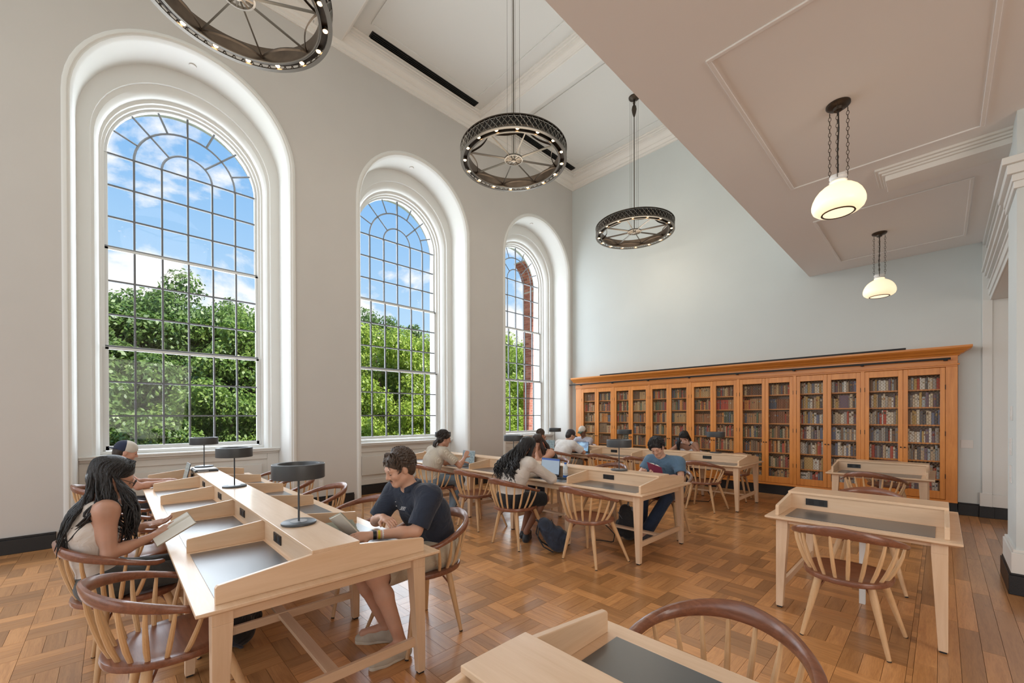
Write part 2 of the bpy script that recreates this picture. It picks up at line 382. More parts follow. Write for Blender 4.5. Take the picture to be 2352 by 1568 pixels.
windows = [make_window(i+1, y) for i, y in enumerate(WINS)]
# unseen fourth window of the same wall: just its casing
cs = MB(); arch_sweep(cs, BEAD+CASING[1:], WALLWINS[0], 0.0); cs.box(-8.9, WALLWINS[0]-1.2, 0.0, -7.9, WALLWINS[0]+1.2, 1.03)
cs.build('casing', 'trim', wall_left, smooth=True)
# brick jambs outside windows 2 and 3 (right-hand side is what the camera sees)
def brick_jamb(n, yc, single):
    w = windows[n-1]; y = yc+HW+0.03
    mo = MB().box(-8.9, y+0.012, 1.0, -8.44, y+0.06, SPR)
    prev = []
    for i in range(10):
        a = PI/2*0.6*i/9; prev.append((yc+(HW+0.045)*math.cos(a), SPR+(HW+0.045)*math.sin(a)))
    for a, b in zip(prev, prev[1:]):
        mo.add([(-8.44, *a), (-8.9, *a), (-8.9, *b), (-8.44, *b)], [(0, 1, 2, 3)])
    mo.build('mortar', 'mortar', w)
    lays = [[(-8.45, -8.665), (-8.675, -8.89)], [(-8.45, -8.555), (-8.565, -8.78), (-8.79, -8.89)]]
    allb = MB(); meshes = {}
    def put(xa, xb, m4, key):
        if not single: allb.add(*m4); return
    z = 1.0; i = 0
    while z+0.066 < SPR:
        for xa, xb in lays[i % 2]:
            L = round(xa-xb, 3)
            if single:
                if L not in meshes:
                    me = MB().box(-L/2, 0, 0, L/2, 0.05, 0.064).mesh('brick'); me.materials.append(M_['brick']); meshes[L] = me
                link_copy('brick', meshes[L], ((xa+xb)/2, y+random.uniform(0, 0.004), z), w)
            else: allb.box(xb, y, z, xa, y+0.05, z+0.064)
        z += 0.075; i += 1
    R = HW+0.03; nb = 19
    for k in range(int(nb*0.6)):
        a = PI/2*(k+0.5)/nb
        for xa, xb in lays[k % 2]:
            L = round(xa-xb, 3)
            if single:
                link_copy('brick', meshes[L], ((xa+xb)/2, yc+(R+0.0)*math.cos(a)+0.032*math.sin(a), SPR+R*math.sin(a)-0.032*math.cos(a)), w, (a, 0, 0))
            else: allb.box(xb, yc+R*math.cos(a), SPR+R*math.sin(a)-0.03, xa, yc+R*math.cos(a)+0.05, SPR+R*math.sin(a)+0.03)
    if not single: tag(allb.build('brick', 'brick', w), kind='stuff')
brick_jamb(3, WINS[2], True)
MB().box(-8.9, WINS[2]+HW+0.075, -6, -8.46, WINS[2]+HW+0.35, 9.0).build('buttress', 'brick', wall_left)
# ---- baseboard of the window wall piers
bb = MB(); ys = [YR]
for yc in WALLWINS: ys += [yc-RHW-0.09, yc+RHW+0.09]
ys.append(YB)
for a, b in zip(ys[::2], ys[1::2]):
    bb.box(XL, a, 0, XL+0.035, b, 0.165).box(XL, a, 0.165, XL+0.022, b, 0.19)
tag(bb.build('baseboard_left', 'black', None, bevel=0.004), 'black baseboard along the window wall piers', 'baseboard', kind='structure')
# ---- back wall, right pier, gallery
bw_ = MB().box(XL-0.2, YB, 2.40, 0.18, YB+0.4, 8.8).box(XL-0.2, YB, -0.2, -7.14, YB+0.4, 2.40).box(0.18, YB, -0.2, 6.4, YB+0.4, 8.8).box(-7.14, YB+0.3, -0.2, 0.18, YB+0.4, 2.40)
struct(bw_.build('wall_back', 'wallblue'), 'pale blue-grey end wall above the long bookcase')
wu = MB().box(XS, YR, ZS+0.004, XS+0.25, YB, 8.6); struct(wu.build('wall_right', 'wallblue'), 'upper wall above the gallery edge')
so_ = MB().box(XS, YR, ZS, 6.0, YB, ZS+0.2)
soffit = struct(so_.build('ceiling_1', 'soffit'), 'low ceiling on the right with pendants')
def trim_rect(x0, y0, x1, y1, z, w=0.03, h=0.014, parent=None, m='soffit'):
    mb = MB()
    mb.box(x0, y0, z-h, x1, y0+w, z).box(x0, y1-w, z-h, x1, y1, z).box(x0, y0+w, z-h, x0+w, y1-w, z).box(x1-w, y0+w, z-h, x1, y1-w, z)
    return mb.build('panel_moulding', m, parent, bevel=0.004)
trim_rect(-1.21, 3.16, 0.27, 5.69, ZS, parent=soffit); trim_rect(-1.21, 6.83, 0.25, 8.95, ZS, parent=soffit)
trim_rect(-1.21, -0.5, 0.27, 2.0, ZS, parent=soffit)
rw = MB().box(5.8, YR, 0, 6.0, YB, ZS); struct(rw.build('wall_far_right', 'wall'), 'plain unseen aisle wall added to block the sun')  # unseen wall, added to keep the sun off the floor
# short dropped beam and pier with entablature
bm = MB()
for k, (e, z0, z1) in enumerate([(0.10, 4.148, 4.172), (0.07, 4.125, 4.148), (0.045, 4.105, 4.125), (0.02, 4.05, 4.105)]):
    bm.box(-0.40-e, 5.98-e, z0, 0.50, 6.25+e, z1)
tag(bm.build('trim_1', 'crown', None, bevel=0.004), 'short moulded ceiling beam beside the nearer pendant', 'beam', kind='structure')
PX = 0.45
pr = MB().box(PX, 5.62, 0, 1.1, 6.27, ZS)
pier = struct(pr.build('wall_pier', 'wallblue'), 'pale pier at the right edge with switches')
pb = MB()
pb.box(PX-0.03, 5.59, 0.17, 1.1, 6.30, 0.36).box(PX-0.02, 5.60, 0.36, 1.1, 6.29, 0.385)
pb.build('plinth', 'trim', pier, bevel=0.004)
MB().box(PX-0.045, 5.575, 0, 1.1, 6.315, 0.165).box(PX-0.035, 5.585, 0.165, 1.1, 6.305, 0.185).build('base_board', 'black', pier, bevel=0.004)
cp = MB()
for e, z0, z1 in [(0.02, 3.50, 3.56), (0.03, 3.56, 3.62), (0.06, 3.62, 3.70), (0.09, 3.70, 3.76), (0.015, 3.76, 3.78)]:
    cp.box(PX-e, 5.62-e, z0, 1.1, 6.27+e, z1)
cp.build('capital', 'trim', pier, bevel=0.004)
for i, (yy, z0, z1) in enumerate([(5.93, 1.50, 1.63), (5.97, 1.18, 1.335), (5.97, 0.925, 1.085)]):
    s_ = MB().box(PX-0.008, yy-0.06, z0, PX, yy+0.06, z1).build('switch_plate', 'plate', None, bevel=0.002)
    tag(s_, ['top wall control plate on the pier at right', 'middle wall switch plate on the pier at right', 'lowest wall switch plate on the pier at right'][i], 'switch', 'switch plates on the pier')
    MB().box(PX-0.012, yy-0.018, (z0+z1)/2-0.03, PX-0.008, yy+0.018, (z0+z1)/2+0.03).build('rocker', 'plate', s_)
lt = MB().box(0.52, 6.27, 3.27, 1.3, YB, ZS)
for e, z0, z1 in [(0.015, 3.27, 3.34), (0.03, 3.34, 3.44), (0.045, 3.44, 3.47), (0.05, 3.60, 3.64), (0.075, 3.64, 3.70), (0.10, 3.70, 3.75)]:
    lt.box(0.52-e, 6.27, z0, 0.52, YB, z1)
for e, z0, z1 in [(0.03, 4.02, 4.06), (0.06, 4.06, 4.11), (0.09, 4.11, 4.172)]: lt.box(0.52-e, 6.27, z0, 0.52, YB, z1)
tag(lt.build('trim_2', 'trim', None, bevel=0.003), 'white moulded lintel over the right-hand opening', 'lintel', kind='structure')
pl = MB().box(0.43, YB-0.03, 0.17, 0.53, YB, ZS).box(0.405, YB-0.05, 0.17, 0.53, YB, 0.37).box(0.53, YB-0.035, 0.17, 3.0, YB, 0.355).box(0.53, YB-0.015, 0.355, 3.0, YB, 3.27)
tag(pl.build('trim_3', 'trim', None, bevel=0.003), 'white pilaster and plinth at the right end of the back wall', 'pilaster', kind='structure')
b2 = MB().box(0.18, YB-0.03, 0, 0.40, YB, 0.17).box(0.40, YB-0.06, 0, 0.55, YB, 0.165).box(0.55, YB-0.045, 0, 3.0, YB, 0.165).box(0.18, YB-0.02, 0.17, 0.40, YB, 0.19)
tag(b2.build('baseboard_back', 'black', None, bevel=0.003), 'black baseboard right of the bookcase', 'baseboard', kind='structure')
pp = MB().cbox((0.275, YB-0.004, 1.10), (0.13, 0.008, 0.125)).build('wall_plate', 'plate', None, bevel=0.002)
tag(pp, 'blank beige wall plate right of the bookcase', 'wall plate')
for (x, y, lab, nm) in [(XL, 2.55, 'white wall outlet low on the pier right of the largest window', 'wall_outlet')]:
    o = MB().cbox((XL+0.004, y, 0.42), (0.008, 0.075, 0.12)).build(nm, 'plate', None, bevel=0.002); tag(o, lab, 'outlet')
    MB().cbox((XL+0.009, y, 0.445), (0.004, 0.03, 0.035)).build('socket', 'white', o); MB().cbox((XL+0.009, y, 0.395), (0.004, 0.03, 0.035)).build('socket', 'white', o)
# ---- upper ceiling with beams and cornices
BEAMS = [-4.55, -0.94, 2.67, 6.28]; BH = 0.22
cg = MB().box(XL-0.3, YR, ZC, XS+0.3, YB+0.3, ZC+0.2)
ceiling = struct(cg.build('ceiling', 'ceil'), 'high white coffered ceiling over the tables')
CP = [(0.0, 7.97), (0.018, 7.97), (0.018, 8.0), (0.03, 8.01), (0.03, 8.05), (0.055, 8.07), (0.075, 8.10), (0.075, 8.12), (0.11, 8.14), (0.15, 8.18), (0.165, 8.22), (0.165, 8.245), (0.185, 8.25), (0.185, 8.28), (0.205, 8.29), (0.205, 8.33), (0.225, 8.34), (0.225, ZC)]
BP = [(0.0, 8.10), (0.012, 8.10), (0.012, 8.13), (0.04, 8.15), (0.075, 8.19), (0.085, 8.22), (0.085, 8.245), (0.105, 8.25), (0.105, 8.28), (0.125, 8.29), (0.125, 8.33), (0.145, 8.34), (0.145, ZC)]
edges = [YR]+[b for c in BEAMS for b in (c-BH, c+BH)]+[YB]
for i, (a, b) in enumerate(zip(edges[::2], edges[1::2])):
    mb = MB(); last = (b == YB)
    x0, x1 = XL, XS
    qa, qb = BP, (CP if last else BP)
    def strip(pr_, pts, nx, ny):
        pass
    # left side run (mitred on both ends by using profile depth offsets)
    def run(prof, P0, P1, n, d0, d1):
        v = []; m = len(prof)
        t = Vector((P1[0]-P0[0], P1[1]-P0[1], 0)).normalized()
        for (P, d, sg) in ((P0, d0, 1), (P1, d1, -1)):
            for k, (e, z) in enumerate(prof):
                off = d[min(k, len(d)-1)] if d else 0
                v.append((P[0]+n[0]*e+t.x*off*sg, P[1]+n[1]*e+t.y*off*sg, z))
        mb.add(v, [(k, k+1, m+k+1, m+k) for k in range(m-1)])
    def depth_at(prof, z):
        for (e0, z0), (e1, z1) in zip(prof, prof[1:]):
            if z0 <= z <= z1: return e0 if z1 == z0 else e0+(e1-e0)*(z-z0)/(z1-z0)
        return 0 if z < prof[0][1] else prof[-1][0]
    run(CP, (x0, b), (x0, a), (1, 0), [depth_at(qb, z) for e, z in CP], [depth_at(qa, z) for e, z in CP])
    run(CP, (x1, a), (x1, b), (-1, 0), [depth_at(qa, z) for e, z in CP], [depth_at(qb, z) for e, z in CP])
    run(qb, (x1, b), (x0, b), (0, -1), [depth_at(CP, z) for e, z in qb], [depth_at(CP, z) for e, z in qb])
    run(qa, (x0, a), (x1, a), (0, 1), [depth_at(CP, z) for e, z in qa], [depth_at(CP, z) for e, z in qa])
    mb.build('cornice', 'crown', ceiling)
    trim_rect(x0+0.47, a+0.36, x1-0.47, b-0.40, ZC, 0.035, 0.018, ceiling, 'ceil')
for c in BEAMS:
    MB().box(XL, c-BH, 8.10, XS, c+BH, ZC).build('ceiling_beam', 'ceil', ceiling)
    fr = MB()
    for (xa, sg) in ((XL, 1), (XS, -1)):
        pr_ = [(e, z) for e, z in CP if z <= 8.10]
        fr.sweep(pr_, [((xa, c+BH, 0), (sg, 0, 0), (0, 0, 1)), ((xa, c-BH, 0), (sg, 0, 0), (0, 0, 1))])
    fr.build('cornice', 'crown', ceiling)
for k, (ya, yb_, lab) in enumerate([(3.33, 5.75, 'long black slot vent in the ceiling above the middle window'), (6.85, 9.17, 'long black slot vent in the ceiling partly behind the middle chandelier')]):
    v = empty('slot_vent', (0, 0, 0), 0, lab, 'vent', 'slot vents along the ceiling edge')
    MB().box(-7.13, ya, ZC-0.012, -6.98, yb_, ZC).build('vent_frame', 'black', v)
    for j in range(4): MB().box(-7.115+j*0.036, ya+0.02, ZC-0.03, -7.10+j*0.036, yb_-0.02, ZC-0.012).build('slat', 'iron', v)
# ---- floor: parquet squares of three strips in turn across and along, plain boards down the right
SQ = 0.3048; FX0, FY0 = -1.67, 3.21; BX = -0.117
fl = MB().box(-8.05, YR, -0.12, 6.0, YB+0.05, -0.006)
floor = struct(fl.build('floor', 'joint'), 'oak parquet floor laid in small basket-weave squares')
cells = []
i0, i1 = math.floor((-8.0-FX0)/SQ), math.ceil((BX-FX0)/SQ); j0, j1 = math.floor((YR-FY0)/SQ), math.ceil((YB-FY0)/SQ)
W3 = SQ/3
def plank_mb(mb, x0, y0, x1, y1, g=0.0003, c=0.0007):
    x0 += g; y0 += g; x1 -= g; y1 -= g
    mb.add([(x0, y0, -0.008), (x1, y0, -0.008), (x1, y1, -0.008), (x0, y1, -0.008), (x0+c, y0+c, 0), (x1-c, y0+c, 0), (x1-c, y1-c, 0), (x0+c, y1-c, 0)], [(4, 5, 6, 7), (0, 1, 5, 4), (1, 2, 6, 5), (2, 3, 7, 6), (3, 0, 4, 7)])
PL = []   # (distance in view, x0,y0,x1,y1,axis)
for i in range(i0, i1):
    for j in range(j0, j1):
        x, y = FX0+i*SQ, FY0+j*SQ; ax = 'x' if (i+j) % 2 else 'y'
        for k in range(3):
            r = (x, y+k*W3, x+SQ, y+(k+1)*W3) if ax == 'x' else (x+k*W3, y, x+(k+1)*W3, y+SQ)
            x0, y0, x1, y1 = r; x0 = max(x0, -8.0); x1 = min(x1, BX); y0 = max(y0, YR); y1 = min(y1, YB)
            if x1-x0 < 0.004 or y1-y0 < 0.004: continue
            PL.append((x0, y0, x1, y1, ax))
x = BX; rr = random.Random(3)
while x < 3.2:
    y = YR-rr.uniform(0, 1)
    while y < YB:
        L = rr.uniform(0.9, 1.9); y1 = min(y+L, YB)
        if y1 > YR: PL.append((x, max(y, YR), x+0.1016, y1, 'y'))
        y += L
    x += 0.1016
def inview(q):
    cx, cy = (q[0]+q[2])/2, (q[1]+q[3])/2
    d = _f.x*cx+_f.y*cy; r = _r.x*cx+_r.y*cy
    if d < 0.8: return None
    u, v = 1176+FPX*r/d, 959.24+FPX*1.551/d
    if not (-20 < u < 2372 and v < 1590): return None
    return d
vis = sorted([(inview(q), k) for k, q in enumerate(PL) if inview(q) is not None])
near = set(k for d, k in vis[:300])
rest = {'x': MB(), 'y': MB()}; pm = {}
for k, q in enumerate(PL):
    x0, y0, x1, y1, ax = q
    if k in near:
        key = (round(x1-x0, 4), round(y1-y0, 4), ax)
        if key not in pm:
            mb = MB(); plank_mb(mb, -key[0]/2, -key[1]/2, key[0]/2, key[1]/2); me = mb.mesh('plank'); me.materials.append(M_['oak_'+ax]); pm[key] = me
        link_copy('plank', pm[key], ((x0+x1)/2, (y0+y1)/2, 0), floor)
    else: plank_mb(rest[ax], x0, y0, x1, y1)
tag(rest['x'].build('planks', 'oak_x', floor), kind='stuff'); tag(rest['y'].build('planks', 'oak_y', floor), kind='stuff')

dm = empty('ceiling_sensor', (-6.5, 7.99, ZC), 0, 'small white dome fixed to the high ceiling beside the middle chandelier', 'sensor')
MB().lathe([(0.0, -0.075), (0.04, -0.068), (0.065, -0.045), (0.075, -0.012), (0.09, -0.01), (0.09, 0.0)], 24, cap=False).build('dome', 'plate', dm, smooth=True)
# ------------------------------------------------------------------ reading tables
def make_table(name, loc, nb, pitch, W, sw, label, group):
    """long table, near end at local x=0 running to -x, width W along +y, shelf sw wide down the middle"""
    t = empty(name, loc, 0, label, 'table', group)
    L = nb*pitch+0.14; e = 0.07; s0, s1 = (W-sw)/2, (W+sw)/2
    top = MB().add([(0, 0, .726), (-L, 0, .726), (-L, W, .726), (0, W, .726), (0, 0, .74), (-L, 0, .74), (-L, W, .74), (0, W, .74), (-.025, .025, .712), (-L+.025, .025, .712), (-L+.025, W-.025, .712), (-.025, W-.025, .712)],
        [(4, 7, 6, 5), (0, 4, 5, 1), (1, 5, 6, 2), (2, 6, 7, 3), (3, 7, 4, 0), (0, 1, 9, 8), (1, 2, 10, 9), (2, 3, 11, 10), (3, 0, 8, 11), (8, 9, 10, 11)])
    top.build('table_top', 'maple_x', t, bevel=0.002)
    for b in range(nb):
        xa, xb = -e-b*pitch-0.02, -e-(b+1)*pitch+0.02
        for y0, y1 in ((0.085, s0-0.005), (s1+0.005, W-0.085)):
            MB().box(xb+0.035, y0, 0.7395, xa-0.035, y1, 0.7425).build('desk_pad', 'pad', t)
    MB().box(-L+e-0.012, s0, 0.866, -e+0.012, s1, 0.886).box(-L+e-0.004, s0+0.012, 0.856, -e+0.004, s1-0.012, 0.866).build('shelf', 'maple_x', t, bevel=0.003)
    for y in (s0+0.014, s1-0.029):
        MB().box(-L+e+0.012, y, 0.74, -e-0.012, y+0.015, 0.858).build('spine_board', 'maple_x', t)
    end = [(0.075, 0.74), (W-0.075, 0.74), (W-0.075, 0.812), (W-0.083, 0.822), (s1+0.012, 0.866), (s1, 0.868), (s0, 0.868), (s0-0.012, 0.866), (0.083, 0.822), (0.075, 0.812)]
    for x in (-e-0.012, -L+e-0.012): MB().prism(end, 'x', x, x+0.024).build('end_panel', 'maple_y', t, bevel=0.003)
    half = [(0.075, 0.74), (s0+0.015, 0.74), (s0+0.015, 0.866), (s0, 0.866), (0.083, 0.822), (0.075, 0.812)]
    for b in range(1, nb):
        x = -e-b*pitch
        MB().prism(half, 'x', x-0.010, x+0.010).build('divider', 'maple_y', t, bevel=0.002)
        MB().prism([(W-p[0], p[1]) for p in half][::-1], 'x', x-0.010, x+0.010).build('divider', 'maple_y', t, bevel=0.002)
    for b in range(nb):
        xa = -e-b*pitch-pitch*(0.80 if nb == 1 else 0.67)
        for y, sg in ((s0+0.014, -1), (s1-0.014, 1)):
            xo = xa if sg < 0 else -e-b*pitch-pitch*0.25
            o = MB().cbox((xo, y+sg*0.003, 0.808), (0.15, 0.006, 0.055)).build('outlet_plate', 'outlet', t)
            for dx in (-0.035, 0.035): MB().cbox((xo+dx, y+sg*0.0065, 0.808), (0.034, 0.002, 0.034)).build('socket', 'rubber', o)
    # legs, aprons and stretchers
    lx = [-0.065-0.04]+[-e-b*pitch for b in range(1, nb)]+[-L+0.065+0.04]
    for k, x in enumerate(lx):
        for yy, sg in ((0.063, 1), (W-0.063, -1)):
            a, c = 0.04, 0.023
            if k == 0: xb0, xb1 = x+a-2*c, x+a
            elif k == len(lx)-1: xb0, xb1 = x-a, x-a+2*c
            else: xb0, xb1 = x-c, x+c
            def rect(x0, x1, y0, y1, z): return [(x0, min(y0, y1), z), (x1, min(y0, y1), z), (x1, max(y0, y1), z), (x0, max(y0, y1), z)]
            lg = MB().hexa(rect(xb0, xb1, yy, yy+sg*0.046, 0.012), rect(x-a, x+a, yy, yy+sg*0.08, 0.645)); lg.box(x-a, min(yy, yy+sg*0.08), 0.645, x+a, max(yy, yy+sg*0.08), 0.714)
            lo = lg.build('leg', 'maple_z', t, bevel=0.002)
            MB().box(xb0+0.006, min(yy, yy+sg*0.046)+0.006, 0, xb1-0.006, max(yy, yy+sg*0.046)-0.006, 0.013).build('foot', 'rubber', lo)
        MB().box(x-0.012, 0.115, 0.165, x+0.012, W-0.115, 0.218).build('stretcher', 'maple_y', t, bevel=0.002)
        MB().box(x-0.012, 0.13, 0.648, x+0.012, W-0.13, 0.714).build('apron', 'maple_y', t)
    for yy in (0.078, W-0.102): MB().box(-L+0.13, yy, 0.648 if nb > 1 else 0.684, -0.13, yy+0.024, 0.714).build('apron', 'maple_x', t)
    if nb == 1: MB().box(-L/2-0.02, W/2-0.02, 0.0, -L/2+0.02, W/2+0.02, 0.712).build('cable_post', 'trim', t, bevel=0.003)
    if nb > 1: MB().box(-L+0.12, W/2-0.03, 0.190, -0.12, W/2+0.03, 0.214).build('long_stretcher', 'maple_x', t, bevel=0.002)
    return t
T1 = make_table('reading_table', (-2.106, 0.237, 0), 5, 0.952, 1.184, 0.243, 'long pale wood reading table at the left, nearest, in front of the largest window', 'long reading tables')
T2 = make_table('reading_table', (-2.10, 3.853, 0), 5, 0.952, 1.184, 0.243, 'long pale wood reading table of the middle row, reader in blue at its end', 'long reading tables')
T3 = make_table('reading_table', (-2.19, 7.138, 0), 5, 0.952, 1.184, 0.243, 'long pale wood reading table farthest back, next to the bookcase', 'long reading tables')
C1 = make_table('study_desk', (0.0975, 3.811, 0), 1, 0.955, 1.26, 0.30, 'small double study desk at the right, middle one', 'small double study desks')
C2 = make_table('study_desk', (-0.054, 7.311, 0), 1, 0.955, 1.26, 0.30, 'small double study desk at the right close to the bookcase', 'small double study desks')
C3 = make_table('study_desk', (0.145, 0.17, 0), 1, 0.955, 1.24, 0.25, 'small double study desk cut off by the bottom edge of the picture', 'small double study desks')

# ------------------------------------------------------------------ spindle-back chairs
def seat_outline(k=1.0, n=40):
    P = []
    for i in range(n):
        a = 2*PI*i/n; c, s = math.cos(a), math.sin(a)
        e = 2.7 if s > 0 else 2.15
        x = 0.247*math.copysign(abs(c)**(2/e), c)*k; y = (0.215 if s > 0 else 0.285)*math.copysign(abs(s)**(2/e), s)*k-0.055
        P.append((x, y))
    return P
def crest_pt(t):
    th = t*math.radians(116); x, y = 0.298*math.sin(th), -0.075-0.312*math.cos(th)
    q = 1-min(1, abs(t)/0.92)**1.6
    return Vector((x, y, 0.672+0.124*max(0, q))), th
def seat_pt(t):
    th = t*math.radians(104); return Vector((0.215*math.sin(th), -0.075-0.225*math.cos(th), 0.470))
def make_chair():
    t = empty('spindle_chair')
    mb = MB(); n = 40; rings = []
    for k, z in ((0.93, 0.440), (0.985, 0.448), (1.0, 0.462), (0.985, 0.476), (0.94, 0.480), (0.72, 0.470), (0.40, 0.463), (0.10, 0.461)):
        rings.append([(x, y, z) for x, y in seat_outline(k, n)])
    v = [p for r in rings for p in r]; f = [tuple(range(n))[::-1]]
    for i in range(len(rings)-1):
        for k in range(n): f.append((i*n+k, i*n+(k+1) % n, (i+1)*n+(k+1) % n, (i+1)*n+k))
    f.append(tuple(range((len(rings)-1)*n, len(rings)*n)))
    mb.add(v, f).build('seat', 'walnut_x', t, smooth=True)
    # bow: arms and crest in one bent rail
    mb = MB(); m = 33; sec = 10; v = []; f = []
    for i in range(m):
        tt = -1+2*i/(m-1); p, th = crest_pt(tt); w = max(0, 1-abs(tt)/0.75)**0.8 if abs(tt) < 0.75 else 0
        hh = 0.0155+0.0225*w; ww = 0.0235-0.009*w
        if i in (0, m-1): hh *= 0.75; ww *= 0.75
        out = Vector((math.sin(th), -math.cos(th), 0)).normalized(); lean = 0.25*w
        U = (Vector((0, 0, 1))+out*lean).normalized(); O = (out-Vector((0, 0, 1))*lean).normalized()
        for k in range(sec):
            a = 2*PI*k/sec; ca, sa = math.cos(a), math.sin(a)
            ca = math.copysign(abs(ca)**0.75, ca); sa = math.copysign(abs(sa)**0.75, sa)
            v.append(p+O*ww*ca+U*hh*sa)
    for i in range(m-1):
        for k in range(sec): f.append((i*sec+k, (i+1)*sec+k, (i+1)*sec+(k+1) % sec, i*sec+(k+1) % sec))
    f += [tuple(range(sec)), tuple(range((m-1)*sec, m*sec))[::-1]]
    mb.add(v, f).build('crest_rail', 'walnut_x', t, smooth=True)
    for i in range(12):
        tt = -0.90+1.8*i/11; a = seat_pt(tt); b, th = crest_pt(tt*0.985); b.z -= 0.008
        mid = a.lerp(b, 0.5); out = Vector((math.sin(th), -math.cos(th), 0)); mid += out*0.012
        q1 = a.lerp(mid, 0.5)+out*0.004; q2 = mid.lerp(b, 0.5)+out*0.004
        MB().tube([a, q1, mid, q2, b], [0.0098, 0.0120, 0.0112, 0.0095, 0.0075], 8).build('spindle', 'spindle', t, smooth=True)
    for sx, (a, b) in [(s, q) for s in (-1, 1) for q in (((0.165, 0.085, 0.445), (0.285, 0.235, 0.0)), ((0.135, -0.185, 0.445), (0.23, -0.235, 0.0)))]:
        a = Vector((a[0]*sx, a[1], a[2])); b = Vector((b[0]*sx, b[1], b[2]))
        l = MB().tube([a, a.lerp(b, 0.25), a.lerp(b, 0.6), a.lerp(b, 0.985)], [0.021, 0.0225, 0.0175, 0.0125], 10).build('leg', 'spindle', t, smooth=True)
        MB().tube([a.lerp(b, 0.98), b], [0.0125, 0.0125], 10).build('glide', 'rubber', l)
        c = a.lerp(b, 0.30); d = Vector((a.x*0.45, a.y*0.45-0.015, 0.443)); mdl = c.lerp(d, 0.5)+Vector((0, 0, 0.025))
        MB().tube([c, mdl, d], [0.006, 0.007, 0.008], 6).build('brace', 'walnut_x', t, smooth=True)
    return t
chair0 = make_chair(); CH_USED = [False]
def put_chair(x, y, rz, label):
    c = chair0 if not CH_USED[0] else dup(chair0); CH_USED[0] = True
    c.location = (x, y, 0); c.rotation_euler = (0, 0, rz); tag(c, label, 'chair', 'spindle-back chairs'); return c
FN, FF = 0.0, PI     # facing +y (near side), facing -y (far side)
CHAIRS = [
 (-2.62, 0.285, 0.05, 'empty spindle-back chair at the lower left corner, nearest along the left table'),
 (-3.58, 0.145, 0.04, 'spindle-back chair under the long-haired woman reading at the left table'),
 (-4.52, 0.19, 0.0, 'empty spindle-back chair just beyond the long-haired woman at the left table'),
 (-5.48, 0.19, 0.0, 'empty spindle-back chair just this side of the young man in the mesh cap'),
 (-6.45, 0.07, 0.0, 'spindle-back chair under the young man in the mesh cap'),
 (-2.64, 1.57, FF, 'spindle-back chair under the man in the navy polo shirt'),
 (-3.55, 1.42, FF+0.08, 'empty spindle-back chair right behind the navy polo man\'s elbow at the left table'),
 (-4.55, 1.43, FF, 'empty spindle-back chair seen behind the nearest lamp stem at the left table'),
 (-5.50, 1.42, FF, 'second empty spindle-back chair from the wall, far side of the left table'),
 (-6.45, 1.40, FF, 'empty spindle-back chair closest to the window wall, far side of the left table'),
 (-2.61, 3.735, -0.08, 'empty spindle-back chair at the near end of the middle table, backpack beside it'),
 (-3.585, 3.575, 0.0, 'spindle-back chair under the woman with long curly black hair'),
 (-4.53, 3.75, 0.0, 'empty spindle-back chair between the curly-haired woman and the man in the knit shirt'),
 (-5.47, 3.70, 0.0, 'spindle-back chair under the man in the cream knit shirt'),
 (-6.42, 3.72, 0.0, 'empty spindle-back chair closest to the window wall at the middle table'),
 (-2.55, 5.27, FF, 'spindle-back chair under the young man in the blue T-shirt'),
 (-3.5, 5.25, FF, 'empty spindle-back chair across the middle table behind the water bottle'),
 (-4.6, 5.27, FF, 'spindle-back chair under the woman resting her head on her hands'),
 (-6.42, 6.98, 0.0, 'spindle-back chair under the brown-haired person at the window end of the back table'),
 (-2.725, 7.10, 0.0, 'empty spindle-back chair at the near end of the back table, right of the blue T-shirt'),
 (-3.85, 7.08, 0.0, 'empty spindle-back chair at the back table seen just left of the blue T-shirt'),
 (-4.65, 7.06, 0.06, 'empty spindle-back chair at the back table seen behind the middle lamp stem'),
 (-5.54, 6.95, 0.0, 'spindle-back chair under the man in the white T-shirt'),
 (-2.70, 8.36, FF, 'empty spindle-back chair on the bookcase side of the back table'),
 (-3.62, 8.53, FF, 'spindle-back chair under the woman hiding her face'),
 (-6.28, 8.56, FF, 'spindle-back chair under the man in the white and green cap'),
 (-0.455, 3.737, 0.0, 'empty spindle-back chair on the near side of the middle study desk'),
 (-0.488, 5.085, FF, 'empty spindle-back chair on the far side of the middle study desk'),
 (-0.60, 7.27, -0.12, 'empty spindle-back chair on the near side of the study desk by the bookcase'),
 (-0.58, 8.66, FF, 'empty spindle-back chair between the study desk and the bookcase'),
 (-0.53, 1.35, FF, 'empty spindle-back chair cut off by the bottom edge, large brown bow in front'),
]
for c in CHAIRS: put_chair(*c)

# ------------------------------------------------------------------ desk lamps
def make_lamp():
    t = empty('desk_lamp')
    MB().lathe([(0.096, 0.0), (0.100, 0.004), (0.100, 0.012), (0.094, 0.016), (0.0, 0.017)], 36, cap=False).build('base', 'lamp', t, smooth=True)
    MB().lathe([(0.047, 0.0172), (0.049, 0.0176), (0.0, 0.0178)], 28, cap=False).build('touch_ring', 'alu', t)
    MB().lathe([(0.006, 0.016), (0.006, 0.33), (0.0, 0.33)], 10, cap=False).build('stem', 'lamp', t, smooth=True)
    sh = MB().lathe([(0.148, 0.285), (0.149, 0.287), (0.149, 0.371), (0.146, 0.374), (0.118, 0.374), (0.116, 0.371), (0.116, 0.300), (0.118, 0.287), (0.148, 0.285)], 48, cap=False).build('shade', 'lamp', t, smooth=True)
    a = MB()
    for k in range(3):
        th = 2*PI*k/3+0.4; a.tube([(0, 0, 0.326), (0.118*math.cos(th), 0.118*math.sin(th), 0.326)], 0.004, 6)
    a.build('arm', 'lamp', t)
    return t
lamp0 = make_lamp(); LU = [False]
